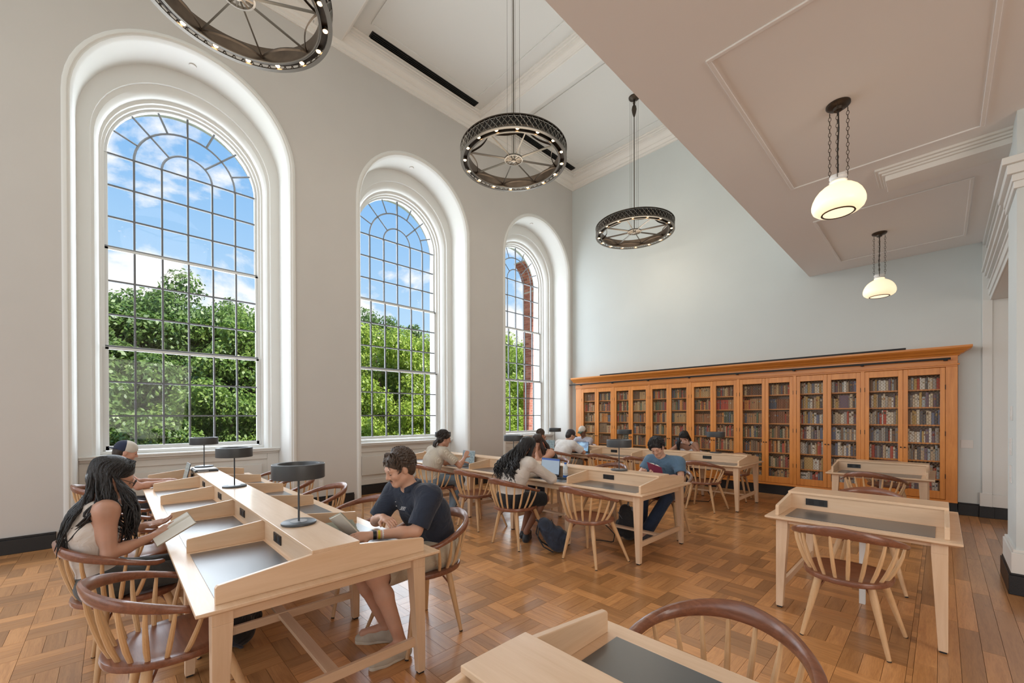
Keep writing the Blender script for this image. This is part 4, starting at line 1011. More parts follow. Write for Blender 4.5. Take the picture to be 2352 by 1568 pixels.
# ------------------------------------------------------------------ people: smooth-blended solids turned into one skin by surface nets
class Sdf:
    def __init__(s): s.p = []
    def cone(s, a, b, r1, r2=None, k=0.03, sub=False):
        s.p.append(('c', np.array(a, float), np.array(b, float), float(r1), float(r1 if r2 is None else r2), k, sub)); return s
    def ell(s, c, r, R=None, k=0.03, sub=False):
        s.p.append(('e', np.array(c, float), np.array(r, float), np.eye(3) if R is None else np.array(R, float), 0, k, sub)); return s
    def box(s, q):
        if q[0] == 'c':
            m = max(q[3], q[4]); return np.minimum(q[1], q[2])-m, np.maximum(q[1], q[2])+m
        m = q[2].max(); return q[1]-m, q[1]+m
    def build(s, h, smooth=1):
        lo = np.min([s.box(q)[0] for q in s.p if not q[6]], 0)-0.03; hi = np.max([s.box(q)[1] for q in s.p if not q[6]], 0)+0.03
        n = np.ceil((hi-lo)/h).astype(int)+1
        D = np.full(n, 0.06, np.float32)
        for q in s.p:
            b0, b1 = s.box(q); k = q[5]; mg = 0.012+k+(0.03 if q[6] else 0)
            i0 = np.maximum(0, np.floor((b0-mg-lo)/h).astype(int)); i1 = np.minimum(n, np.ceil((b1+mg-lo)/h).astype(int)+1)
            if (i1 <= i0).any(): continue
            X = (lo[0]+h*np.arange(i0[0], i1[0]))[:, None, None]; Y = (lo[1]+h*np.arange(i0[1], i1[1]))[None, :, None]; Z = (lo[2]+h*np.arange(i0[2], i1[2]))[None, None, :]
            if q[0] == 'c':
                a, b = q[1], q[2]; ba = b-a; L2 = max(ba@ba, 1e-9)
                t = np.clip(((X-a[0])*ba[0]+(Y-a[1])*ba[1]+(Z-a[2])*ba[2])/L2, 0, 1)
                d = np.sqrt((X-a[0]-t*ba[0])**2+(Y-a[1]-t*ba[1])**2+(Z-a[2]-t*ba[2])**2)-(q[3]+(q[4]-q[3])*t)
            else:
                c, r, R = q[1], q[2], q[3]; u = [R[0, i]*(X-c[0])+R[1, i]*(Y-c[1])+R[2, i]*(Z-c[2]) for i in range(3)]
                k0 = np.sqrt((u[0]/r[0])**2+(u[1]/r[1])**2+(u[2]/r[2])**2); k1 = np.sqrt((u[0]/r[0]**2)**2+(u[1]/r[1]**2)**2+(u[2]/r[2]**2)**2)
                d = k0*(k0-1)/np.maximum(k1, 1e-6)
            sl = tuple(slice(i0[j], i1[j]) for j in range(3)); A = D[sl]
            if q[6]:
                B = -d; hh = np.maximum(k-np.abs(A-B), 0)/k; D[sl] = np.maximum(A, B)+hh*hh*k*0.25
            else:
                hh = np.maximum(k-np.abs(A-d), 0)/k; D[sl] = np.minimum(A, d)-hh*hh*k*0.25
        return surf_net(D, lo, h, smooth)
def surf_net(D, lo, h, smooth):
    S = D < 0; nx, ny, nz = D.shape
    c = np.zeros((nx-1, ny-1, nz-1), np.int8)
    for i in (0, 1):
        for j in (0, 1):
            for k in (0, 1): c += S[i:nx-1+i, j:ny-1+j, k:nz-1+k]
    act = (c > 0) & (c < 8); idx = np.argwhere(act); N_ = len(idx)
    cid = np.full(act.shape, -1, np.int32); cid[act] = np.arange(N_)
    acc = np.zeros((N_, 3)); cnt = np.zeros(N_)
    cor = [(i, j, k) for i in (0, 1) for j in (0, 1) for k in (0, 1)]
    for a in cor:
        for ax in range(3):
            if a[ax]: continue
            b = list(a); b[ax] = 1
            da = D[idx[:, 0]+a[0], idx[:, 1]+a[1], idx[:, 2]+a[2]]; db = D[idx[:, 0]+b[0], idx[:, 1]+b[1], idx[:, 2]+b[2]]
            m = (da < 0) != (db < 0); t = np.where(m, da/np.where(m, da-db, 1), 0)
            for q in range(3): acc[:, q] += m*(a[q]+(t if q == ax else 0))
            cnt += m
    V = lo+(idx+acc/cnt[:, None])*h
    F = []
    for ax in range(3):
        o = [(1, 2), (2, 0), (0, 1)][ax]
        sl0 = [slice(None)]*3; sl1 = [slice(None)]*3; sl0[ax] = slice(0, -1); sl1[ax] = slice(1, None)
        s0, s1 = S[tuple(sl0)], S[tuple(sl1)]; e = np.argwhere(s0 != s1)
        e = e[(e[:, o[0]] > 0) & (e[:, o[1]] > 0) & (e[:, o[0]] < D.shape[o[0]]-1) & (e[:, o[1]] < D.shape[o[1]]-1)]
        if len(e) == 0: continue
        def at(du, dv):
            q = e.copy(); q[:, o[0]] += du; q[:, o[1]] += dv; return cid[q[:, 0], q[:, 1], q[:, 2]]
        Q = np.stack([at(-1, -1), at(0, -1), at(0, 0), at(-1, 0)], 1)
        ins = s0[e[:, 0], e[:, 1], e[:, 2]]
        Q[~ins] = Q[~ins][:, ::-1]; F.append(Q)
    F = np.concatenate(F)
    for _ in range(smooth):
        E = np.concatenate([F[:, [0, 1]], F[:, [1, 2]], F[:, [2, 3]], F[:, [3, 0]]]); s = np.zeros_like(V); n = np.zeros(len(V))
        for q in range(3): s[:, q] = np.bincount(E[:, 0], V[E[:, 1], q], len(V))+np.bincount(E[:, 1], V[E[:, 0], q], len(V))
        n = np.bincount(E[:, 0], minlength=len(V))+np.bincount(E[:, 1], minlength=len(V)); V = 0.5*V+0.5*s/np.maximum(n, 1)[:, None]
    return V, F
def np_obj(name, V, F, m, parent=None):
    me = bpy.data.meshes.new(name); nv, nf = len(V), len(F)
    me.vertices.add(nv); me.vertices.foreach_set('co', np.asarray(V, np.float32).ravel()); me.loops.add(nf*4); me.loops.foreach_set('vertex_index', np.asarray(F, np.int32).ravel())
    me.polygons.add(nf); me.polygons.foreach_set('loop_start', np.arange(0, nf*4, 4, dtype=np.int32)); me.polygons.foreach_set('loop_total', np.full(nf, 4, np.int32))
    me.polygons.foreach_set('use_smooth', np.ones(nf, bool)); me.update(calc_edges=True); me.validate()
    me.materials.append(m); o = bpy.data.objects.new(name, me); COL.objects.link(o)
    if parent is not None: o.parent = parent
    return o
def skin_mat(name, col):
    m, nt, b = new_mat(name); b.inputs['Base Color'].default_value = (*col, 1); b.inputs['Roughness'].default_value = 0.5
    b.inputs['Subsurface Weight'].default_value = 0.12; b.inputs['Subsurface Radius'].default_value = (0.012, 0.005, 0.003); b.inputs['Subsurface Scale'].default_value = 1.0
    tc = N(nt, 'ShaderNodeTexCoord'); n = N(nt, 'ShaderNodeTexNoise', inp={2: 14.0, 3: 3.0}); LK(nt, tc.outputs['Object'], n.inputs[0])
    r = ramp(nt, [(0.3, tuple(c*0.92 for c in col)), (0.7, (min(1, col[0]*1.05), col[1]*1.0, col[2]*0.98))]); LK(nt, n.outputs[0], r.inputs[0]); LK(nt, r.outputs[0], b.inputs['Base Color']); return m
def cloth_mat(name, col, rough=0.85, fold=0.5, weave=600, knit=False, var=0.06):
    m, nt, b = new_mat(name); b.inputs['Roughness'].default_value = rough; b.inputs['Sheen Weight'].default_value = 0.15
    tc = N(nt, 'ShaderNodeTexCoord'); n = N(nt, 'ShaderNodeTexNoise', inp={2: 9.0, 3: 3.0, 8: 1.2}); LK(nt, tc.outputs['Object'], n.inputs[0])
    r = ramp(nt, [(0.3, tuple(c*(1-var) for c in col)), (0.7, tuple(min(1, c*(1+var)) for c in col))]); LK(nt, n.outputs[0], r.inputs[0]); LK(nt, r.outputs[0], b.inputs['Base Color'])
    bp = N(nt, 'ShaderNodeBump', inp={0: fold, 1: 0.03}); LK(nt, n.outputs[0], bp.inputs['Height'])
    if knit:
        w = N(nt, 'ShaderNodeTexWave', inp={1: 34.0, 2: 2.0}); LK(nt, tc.outputs['Object'], w.inputs[0])
        b2 = N(nt, 'ShaderNodeBump', inp={0: 0.6, 1: 0.012}); LK(nt, w.outputs[1], b2.inputs['Height'])
    else:
        w = N(nt, 'ShaderNodeTexNoise', inp={2: float(weave), 3: 1.0}); LK(nt, tc.outputs['Object'], w.inputs[0])
        b2 = N(nt, 'ShaderNodeBump', inp={0: 0.12, 1: 0.003}); LK(nt, w.outputs[0], b2.inputs['Height'])
    LK(nt, bp.outputs[0], b2.inputs['Normal']); LK(nt, b2.outputs[0], b.inputs['Normal']); return m
def hair_mat(name, col, rough=0.38):
    m, nt, b = new_mat(name); b.inputs['Roughness'].default_value = rough
    tc = N(nt, 'ShaderNodeTexCoord'); mp = N(nt, 'ShaderNodeMapping', inp={3: (60, 60, 7)}); LK(nt, tc.outputs['Object'], mp.inputs[0])
    n = N(nt, 'ShaderNodeTexNoise', inp={2: 3.0, 3: 4.0, 8: 0.6}); LK(nt, mp.outputs[0], n.inputs[0])
    r = ramp(nt, [(0.3, tuple(c*0.45 for c in col)), (0.72, tuple(min(1, c*1.6) for c in col))]); LK(nt, n.outputs[0], r.inputs[0]); LK(nt, r.outputs[0], b.inputs['Base Color'])
    bp = N(nt, 'ShaderNodeBump', inp={0: 0.7, 1: 0.012}); LK(nt, n.outputs[0], bp.inputs['Height']); LK(nt, bp.outputs[0], b.inputs['Normal']); return m
def V3(*a): return np.array(a, float)
def unit(v): return v/np.linalg.norm(v)
def rotax(axis, ang):
    return np.array(Matrix.Rotation(ang, 3, Vector(axis)))
def hand(sd, wrist, d, n, side, curl=0.35, spread=0.010, scale=1.0, rad=0.0085, thumb_out=0.7):
    """palm, four unequal bent fingers and a thumb leaving the side of the palm; d along the hand, n out of the palm, side +1/-1 = where the thumb is along d x n"""
    d = unit(d); n = unit(n-d*(n@d)); s = np.cross(d, n)*side; P = wrist+d*0.012
    for o in (-0.026, -0.009, 0.009, 0.026): sd.cone(P+s*o*0.6, P+d*0.075*scale+s*o, 0.0135, 0.0125, k=0.012)
    lens = {0.027: 0.068, 0.009: 0.078, -0.009: 0.072, -0.027: 0.056}
    for o, L in lens.items():
        p = P+d*0.082*scale+s*o; dd = unit(d+s*(o*spread*40)); ax = np.cross(dd, n)
        ax = unit(ax); cu = curl
        for q, fr in enumerate((0.45, 0.31, 0.24)):
            R = rotax(ax, cu*(0.6 if q == 0 else 1.0)); dd = R@dd
            e = p+dd*L*fr*scale; sd.cone(p, e, rad*(1-0.07*q), rad*(0.95-0.07*q), k=0.004); p = e
    p = P+d*0.018+s*0.026; dd = unit(d*0.75+s*thumb_out+n*0.25); e = p+dd*0.042*scale; sd.cone(P+d*0.02+s*0.012, e, 0.0145, 0.0105, k=0.01)
    dd = unit(d*0.95+s*thumb_out*0.35+n*0.35); sd.cone(e, e+dd*0.036*scale, 0.0105, 0.008, k=0.005)
def head_frame(pitch, yaw, roll=0.0):
    return np.array((Matrix.Rotation(yaw, 3, 'Z') @ Matrix.Rotation(-pitch, 3, 'X') @ Matrix.Rotation(roll, 3, 'Y')))
def add_head(sd, c, R, g=1.0):
    T = lambda x, y, z: c+R@(V3(x, y, z)*g)
    sd.ell(T(0, -0.015, 0.032), V3(0.074, 0.093, 0.083)*g, R, k=0.03)
    sd.ell(T(0, 0.022, -0.03), V3(0.060, 0.066, 0.080)*g, R, k=0.035)
    sd.cone(T(-0.045, 0.005, -0.062), T(-0.012, 0.062, -0.092), 0.020*g, 0.017*g, k=0.03); sd.cone(T(0.045, 0.005, -0.062), T(0.012, 0.062, -0.092), 0.020*g, 0.017*g, k=0.03)
    sd.cone(T(-0.010, 0.066, -0.095), T(0.010, 0.066, -0.095), 0.015*g, k=0.02)
    sd.cone(T(-0.032, 0.074, 0.022), T(0.032, 0.074, 0.022), 0.013*g, k=0.02)
    for sx in (-1, 1):
        sd.ell(T(sx*0.031, 0.086, 0.004), V3(0.015, 0.010, 0.009)*g, R, k=0.008, sub=True)
        sd.ell(T(sx*0.031, 0.074, 0.003), V3(0.013, 0.012, 0.010)*g, R, k=0.004)
        sd.ell(T(sx*0.038, 0.058, -0.028), V3(0.022, 0.022, 0.022)*g, R, k=0.02)
        sd.ell(T(sx*0.076, -0.008, -0.010), V3(0.010, 0.021, 0.031)*g, R, k=0.008)
    sd.cone(T(0, 0.086, 0.012), T(0, 0.105, -0.026), 0.007*g, 0.0105*g, k=0.012)
    for sx in (-1, 1): sd.cone(T(sx*0.009, 0.092, -0.031), T(sx*0.012, 0.088, -0.033), 0.008*g, k=0.006)
    sd.cone(T(-0.017, 0.078, -0.056), T(0.017, 0.078, -0.056), 0.0085*g, k=0.006); sd.cone(T(-0.015, 0.079, -0.068), T(0.015, 0.079, -0.068), 0.0085*g, k=0.006)
def person(label, base, rz, j, skin, top, bottom, hair, shoes=(0.55, 0.52, 0.46), h=0.0065, group='people reading and studying'):
    """j: joints in a local frame, seat centre at the origin, facing +y"""
    pid = 'p%d' % len([o for o in COL.objects if o.name.startswith('person')])
    J = {k: V3(*v) if hasattr(v, '__len__') else v for k, v in j.items()}
    P, Nk, Hc = J['pelvis'], J['neck'], J['head']; Rh = head_frame(J.get('pitch', 0.5), J.get('yaw', 0.0), J.get('roll', 0.0))
    g = J.get('g', 1.0); ax = V3(math.cos(J.get('twist', 0)), math.sin(J.get('twist', 0)), 0)
    def L(a, b, t): return a+(b-a)*t
    sh = {s: J['sh'+s] for s in 'LR'}; el = {s: J['el'+s] for s in 'LR'}; wr = {s: J['wr'+s] for s in 'LR'}
    bend = V3(0, -0.035, 0)
    def torso(sd, inf, straps=False):
        sd.cone(P-ax*0.075*g, P+ax*0.075*g, (0.108+inf)*g, k=0.05)
        sd.cone(L(P, Nk, 0.33)+bend-ax*0.055*g, L(P, Nk, 0.33)+bend+ax*0.055*g, (0.098+inf)*g, k=0.07)
        sd.cone(L(P, Nk, 0.62)+bend-ax*0.075*g, L(P, Nk, 0.62)+bend+ax*0.075*g, (0.104+inf)*g, k=0.07)
        if not straps:
            for s in 'LR':
                sd.cone(L(P, Nk, 0.80)+bend*0.6, L(L(P, Nk, 0.88), sh[s], 0.72), (0.080+inf)*g, (0.060+inf)*g, k=0.06); sd.cone(Nk+V3(0, -0.01, -0.02), sh[s], (0.042+inf*0.6)*g, (0.050+inf)*g, k=0.05)
    body = Sdf(); add_head(body, Hc, Rh, J.get('hg', 1.0))
    body.cone(Hc+Rh@V3(0, -0.022, -0.06), Nk+V3(0, -0.005, -0.03), 0.050*g, 0.056*g, k=0.03); torso(body, 0.0)
    for s in 'LR':
        body.cone(sh[s], el[s], 0.050*g, 0.038*g, k=0.04); body.cone(el[s], L(el[s], wr[s], 0.35), 0.036*g, 0.037*g, k=0.02); body.cone(L(el[s], wr[s], 0.35), wr[s], 0.037*g, 0.024*g, k=0.02)
        hd = J.get('hd'+s, wr[s]-el[s]); hn = J.get('hn'+s, V3(0, 0, -1.0)); hand(body, wr[s], hd, hn, J.get('hs'+s, 1 if s == 'L' else -1), J.get('curl'+s, 0.3), rad=J.get('frad', 0.0085), thumb_out=J.get('to'+s, 0.7))
        hip = P+ax*(0.085*g)*(1 if s == 'R' else -1)+V3(0, 0.02, -0.015); kn, an = J['kn'+s], J['an'+s]
        body.cone(hip, kn, 0.078*g, 0.052*g, k=0.05); body.cone(kn, L(kn, an, 0.3)+V3(0, -0.012, 0), 0.05*g, 0.053*g, k=0.03); body.cone(L(kn, an, 0.3)+V3(0, -0.012, 0), an, 0.053*g, 0.034*g, k=0.03)
        toe = an+J.get('toe'+s, V3(0, 0.15, -0.045)); body.cone(an+V3(0, 0, -0.02), toe, 0.034*g, 0.026*g, k=0.02)
    Vb, Fb = body.build(h)
    ro = np_obj('person', Vb, Fb, skin_mat('skin_'+pid, skin)); ro.location = base; ro.rotation_euler = (0, 0, rz); tag(ro, label, 'person', group)
    # top
    kind, col = top['kind'], top['col']; tm = cloth_mat('top_'+pid, col, knit=top.get('knit', False), fold=top.get('fold', 0.55)); t = Sdf(); inf = top.get('inf', 0.012); ch = h if h < 0.006 else 0.007
    if kind == 'tank':
        torso(t, inf, True)
        for s, sg in (('L', -1), ('R', 1)):
            c = L(P, Nk, 0.62)+bend
            t.cone(c+ax*sg*0.07+V3(0, 0.05, 0.06), Nk+ax*sg*0.085+V3(0, 0.025, -0.005), 0.055, 0.030, k=0.05); t.cone(Nk+ax*sg*0.085+V3(0, 0.025, -0.005), Nk+ax*sg*0.08+V3(0, -0.05, -0.03), 0.030, 0.032, k=0.03); t.cone(Nk+ax*sg*0.08+V3(0, -0.05, -0.03), c+ax*sg*0.06+V3(0, -0.04, 0.03), 0.032, 0.075, k=0.05)
    else:
        torso(t, inf)
        for s in 'LR':
            fr = top.get('sleeve', 0.62)
            if fr <= 1.0: t.cone(sh[s], L(sh[s], el[s], fr), (0.056+inf)*g, (0.055+inf)*g, k=0.04)
            else: t.cone(sh[s], el[s], (0.052+inf)*g, (0.044+inf)*g, k=0.04); t.cone(el[s], L(el[s], wr[s], 0.93), (0.044+inf)*g, (0.026+inf)*g, k=0.03)
            if fr < 1.0:   # open sleeve end
                e = L(sh[s], el[s], fr); dd = unit(el[s]-sh[s]); t.cone(e+dd*(0.058+inf), e+dd*0.16, (0.062+inf)*g, 0.05, k=0.004, sub=True)
    # waist hem and neckline
    t.cone(Nk+V3(0, 0.035, 0.055), Hc, 0.062*g+top.get('neck', 0.0), 0.07, k=0.008, sub=True)
    Vt, Ft = t.build(ch); np_obj(top.get('name', 'shirt'), Vt, Ft, tm, ro)
    if kind == 'polo':
        cl = Sdf(); cc = Nk+V3(0, 0.0, 0.02)
        for i in range(14):
            a0, a1 = [-2.65+5.3*q/14-PI/2 for q in (i, i+1)]
            f = lambda a: cc+V3(0.068*math.cos(a), 0.062*math.sin(a)+0.004, 0.016-0.034*math.sin(a)*(1 if math.sin(a) > 0 else 0.45))
            cl.cone(f(a0), f(a1), 0.013, k=0.01); cl.cone(f(a0)+V3(0.008*math.cos(a0), 0.008*math.sin(a0), -0.018), f(a1)+V3(0.008*math.cos(a1), 0.008*math.sin(a1), -0.018), 0.010, k=0.01)
        Vc, Fc = cl.build(0.006); np_obj('collar', Vc, Fc, tm, ro)
    # bottom
    bt = Sdf(); bi = bottom.get('inf', 0.014); bmt = cloth_mat('bottom_'+pid, bottom['col'], 0.9, 0.6)
    bt.cone(P-ax*0.075*g-V3(0, 0, 0.01), P+ax*0.075*g-V3(0, 0, 0.01), (0.112+bi)*g, k=0.05)
    for s in 'LR':
        hip = P+ax*(0.085*g)*(1 if s == 'R' else -1)+V3(0, 0.02, -0.015); kn, an = J['kn'+s], J['an'+s]
        if bottom['kind'] == 'pants':
            bt.cone(hip, kn, (0.080+bi)*g, (0.056+bi)*g, k=0.05); bt.cone(kn, L(kn, an, bottom.get('len', 0.94)), (0.056+bi)*g, (bottom.get('cuff', 0.042)+bi)*g, k=0.03)
        else:
            fr = bottom.get('len', 0.75); bt.cone(hip, L(hip, kn, fr), (0.084+bi)*g, (0.068+bi)*g, k=0.05)
            e = L(hip, kn, fr); dd = unit(kn-hip); bt.cone(e+dd*0.08, e+dd*0.2, 0.085, 0.07, k=0.005, sub=True)
    bt.ell(P+V3(0, -0.02, 0.235), V3(0.4, 0.4, 0.11), k=0.006, sub=True)
    Vp, Fp = bt.build(ch); np_obj(bottom.get('name', 'trousers'), Vp, Fp, bmt, ro)
    for s in 'LR':
        an = J['an'+s]; toe = an+J.get('toe'+s, V3(0, 0.15, -0.045)); f = Sdf(); dd = unit((toe-an)*V3(1, 1, 0)+V3(0, 0, 1e-6)); sd_ = V3(dd[1], -dd[0], 0)
        z0 = J.get('floor'+s, 0.0); heel = V3(an[0], an[1], z0+0.035)-dd*0.035; ball = V3(an[0], an[1], z0+0.03)+dd*0.10; tp = V3(an[0], an[1], z0+0.03)+dd*0.175
        f.cone(heel, ball+sd_*0.008, 0.038, 0.040, k=0.03); f.cone(ball, tp, 0.042, 0.030, k=0.03); f.cone(V3(an[0], an[1], z0+0.065), heel, 0.043, 0.036, k=0.03); f.cone(V3(an[0], an[1], z0+0.06)+dd*0.02, ball+V3(0, 0, 0.02), 0.036, 0.03, k=0.03)
        f.cone(V3(an[0], an[1], z0+0.12), V3(an[0], an[1], z0+0.2), 0.04, k=0.006, sub=True)
        f.ell(V3(an[0], an[1], z0-0.30), V3(0.5, 0.5, 0.303), k=0.004, sub=True)
        Vs, Fs = f.build(0.0065); so = np_obj('shoe', Vs, Fs, cloth_mat('shoe_'+pid+s, shoes, 0.7, 0.3), ro)
        sl = Sdf(); sl.cone(heel-V3(0, 0, 0.022), ball-V3(0, 0, 0.019), 0.036, 0.04, k=0.02); sl.cone(ball-V3(0, 0, 0.019), tp-V3(0, 0, 0.019), 0.041, 0.030, k=0.02)
        sl.ell(V3(an[0], an[1], z0-0.30), V3(0.6, 0.6, 0.302), k=0.003, sub=True); sl.ell(V3(an[0], an[1], z0+0.325), V3(0.6, 0.6, 0.30), k=0.003, sub=True)
        Vs, Fs = sl.build(0.007); np_obj('sole', Vs, Fs, cloth_mat('sole_'+pid+s, tuple(min(1, c*1.15) for c in shoes), 0.7, 0.1), so)
    # face details
    hg = J.get('hg', 1.0); T = lambda x, y, z: Hc+Rh@(V3(x, y, z)*hg)
    if hair.get('face', True):
        bm_ = hair_mat('brow_'+pid, hair['col'], 0.7); b = MB()
        for sx in (-1, 1): b.tube([T(sx*0.014, 0.086, 0.021), T(sx*0.030, 0.086, 0.027), T(sx*0.046, 0.074, 0.022)], [0.0028, 0.0036, 0.002], 6)
        b.build('eyebrow', bm_, ro, smooth=True); e = MB()
        for sx in (-1, 1): e.tube([T(sx*0.019, 0.083, 0.001), T(sx*0.031, 0.0865, -0.004), T(sx*0.044, 0.080, 0.0)], [0.001, 0.0024, 0.001], 6)
        e.build('eyelash', M_['rubber'], ro, smooth=True)
        lp = MB().tube([T(-0.019, 0.083, -0.060), T(-0.008, 0.0885, -0.058), T(0, 0.0885, -0.060), T(0.008, 0.0885, -0.058), T(0.019, 0.083, -0.060)], [0.001, 0.0030, 0.0028, 0.0030, 0.001], 6)
        lp.tube([T(-0.016, 0.083, -0.065), T(0, 0.089, -0.068), T(0.016, 0.083, -0.065)], [0.001, 0.0036, 0.001], 6); lp.build('lips', mat('lips_'+pid, (skin[0]*0.8, skin[1]*0.5, skin[2]*0.5), 0.45), ro, smooth=True)
    # hair
    hm = hair_mat('hair_'+pid, hair['col']); hs = Sdf(); rh = random.Random(hair.get('seed', 1))
    hl = MB()
    def tuft(p, q, r, r2=None, mid=None, sq=(1, 0.55)):
        pts = [p, L(p, q, 0.5) if mid is None else mid, q]; hl.tube([tuple(x) for x in pts], [r*0.75, r, (r*0.2 if r2 is None else r2)], 6, squash=sq)
    if hair.get('cap') is None or hair.get('under', True):
        hs.ell(T(0, -0.022, 0.042), V3(0.081, 0.097, 0.086)*hg*hair.get('vol', 1.0), Rh, k=0.02)
        hs.ell(T(0, -0.055, -0.015), V3(0.072, 0.062, 0.075)*hg*hair.get('vol', 1.0), Rh, k=0.03)
        hs.ell(T(0, 0.098, -0.035), V3(0.070, 0.080, 0.088)*hg, Rh, k=0.01, sub=True)
        if hair.get('ears', True):
            for sx in (-1, 1): hs.ell(T(sx*0.085, 0.012, -0.040), V3(0.03, 0.036, 0.045)*hg, Rh, k=0.008, sub=True)
        Vh, Fh = hs.build(h if h < 0.006 else 0.0065); ho = np_obj('hair', Vh, Fh, hm, ro)
    if 'locks' in hair: hair['locks'](hl, T, L, rh, J)
    if hl.v: hl.build('hair_lock', hm, ro, smooth=True)
    return ro, T, J
def world_of(o, p):
    return (Matrix.Translation(o.location) @ o.rotation_euler.to_matrix().to_4x4()) @ Vector(tuple(p))
def base_pose(**k):
    d = dict(pelvis=(0, -0.13, 0.575), neck=(0, -0.03, 1.045), head=(0, 0.045, 1.195), pitch=0.45,
             shL=(-0.175, -0.04, 1.0), shR=(0.175, -0.04, 1.0), elL=(-0.235, 0.10, 0.775), elR=(0.235, 0.10, 0.775), wrL=(-0.12, 0.31, 0.785), wrR=(0.12, 0.31, 0.785),
             knL=(-0.10, 0.30, 0.545), knR=(0.10, 0.30, 0.545), anL=(-0.11, 0.27, 0.10), anR=(0.11, 0.27, 0.10))
    d.update(k); return d
# ------------------------------------------------------------------ the readers
def cap_hat(ro, T, hg, R, dome, brim, back=False, panel=None):
    s = Sdf(); c = T(0, -0.012, 0.048); s.ell(c, V3(0.086, 0.104, 0.088)*hg, R, k=0.01); s.ell(T(0, -0.012, -0.135), V3(0.2, 0.25, 0.155)*hg, R, k=0.004, sub=True)
    V, F = s.build(0.006); d = np_obj('cap', V, F, dome, ro)
    b = Sdf(); sg = -1 if back else 1
    for i in range(9):
        a = -1.0+2.0*i/8; b.cone(T(0.074*math.sin(a), sg*0.082*math.cos(a)-0.01, 0.028), T(0.070*math.sin(a), sg*(0.095+0.062*math.cos(a))+0.0, 0.020), 0.007, 0.005, k=0.012)
    V, F = b.build(0.0055); np_obj('cap_brim', V, F, brim, d)
    if panel:
        s = Sdf(); s.ell(T(0, -0.014 if not back else -0.030, 0.047), V3(0.0865, 0.0905, 0.0875)*hg, R, k=0.01); s.ell(T(0, -0.012, -0.133), V3(0.2, 0.25, 0.155)*hg, R, k=0.004, sub=True); s.ell(T(0, 0.098, 0.05), V3(0.2, 0.105, 0.3), R, k=0.004, sub=True)
        V, F = s.build(0.006); np_obj('cap_panel', V, F, panel, d)
def scalp(T, rh, amin=-1.0):
    """random point on the skull with its outward direction (head frame, above the ears)"""
    while True:
        th = rh.uniform(0, 2*PI); ph = rh.uniform(-0.35, 1.4); p = (math.cos(ph)*math.cos(th), math.cos(ph)*math.sin(th), math.sin(ph))
        if p[1] > 0.45 and p[2] < 0.62: continue
        return p
def long_locks(n, flow, r=(0.008, 0.014), curl=0.0, front=0.4):
    """locks from the parting, over the skull, then following flow(u, side) anchors in the body frame"""
    def f(hl, T, L, rh, J):
        for i in range(n):
            side = rh.choice([-1, 1]); th = rh.uniform(-1.3, 2.9)    # angle round the head from front to back
            a = rh.uniform(0.12, 1.0)
            p0 = T(side*0.012*a, 0.05-0.10*rh.random(), 0.126); ang = PI/2-side*(0.45+rh.random()*2.5)
            cx, cy = math.cos(ang), math.sin(ang)
            p1 = T(0.070*cx, -0.02+0.088*cy, 0.085); p2 = T(0.086*cx, -0.028+0.096*cy, 0.02)
            if cy > front: p2 = T(0.088*math.copysign(1, cx), 0.02, 0.0)
            pts = [p0, p1, p2]; end = flow(rh, cx, cy, T, J)
            for q in end: pts.append(q)
            # resample smoothly
            P = [Vector(tuple(p)) for p in pts]; out = []
            for k in range(len(P)-1):
                a_, b_ = P[k], P[k+1]; m0 = (P[k+1]-P[max(0, k-1)])*0.5; m1 = (P[min(len(P)-1, k+2)]-P[k])*0.5
                for s in range(5):
                    t = s/5; out.append(a_*(2*t**3-3*t*t+1)+m0*(t**3-2*t*t+t)+b_*(-2*t**3+3*t*t)+m1*(t**3-t*t))
            out.append(P[-1])
            if curl:
                ph = rh.uniform(0, 6.28); fq = rh.uniform(1.0, 1.6)
                for k in range(8, len(out)):
                    w = curl*min(1, (k-8)/6); out[k] = out[k]+Vector((math.cos(ph+k*fq)*w, math.sin(ph+k*fq)*w, 0))
            rr = rh.uniform(*r); m = len(out); hl.tube(out, [rr*(0.55+0.45*min(1, k/6))*(1.0 if k < m*0.7 else max(0.12, 1-(k-m*0.7)/(m*0.32))) for k in range(m)], 6, squash=(1, 0.7))
    return f
def short_tufts(n, direction, length=(0.04, 0.07), r=(0.007, 0.012), lift0=0.010):
    def f(hl, T, L, rh, J):
        for i in range(n):
            p = scalp(T, rh); d = direction(p, rh); ln = rh.uniform(*length); b = V3(p[0]*0.080, -0.022+p[1]*0.096, 0.042+p[2]*0.084)
            pn = unit(V3(*p)); lift = lift0*(0.55 if p[1] > 0.35 else 1.0); d = V3(*d); d = unit(d-pn*(d@pn)*0.9); m = b+pn*lift+d*ln*0.5-pn*(ln*0.5)**2*3.5; e = b+pn*lift*0.5+d*ln-pn*ln**2*3.5; rr = rh.uniform(*r)
            hl.tube([tuple(T(*b)), tuple(T(*m)), tuple(T(*e))], [rr*0.8, rr, rr*0.15], 6, squash=(1, 0.6))
    return f
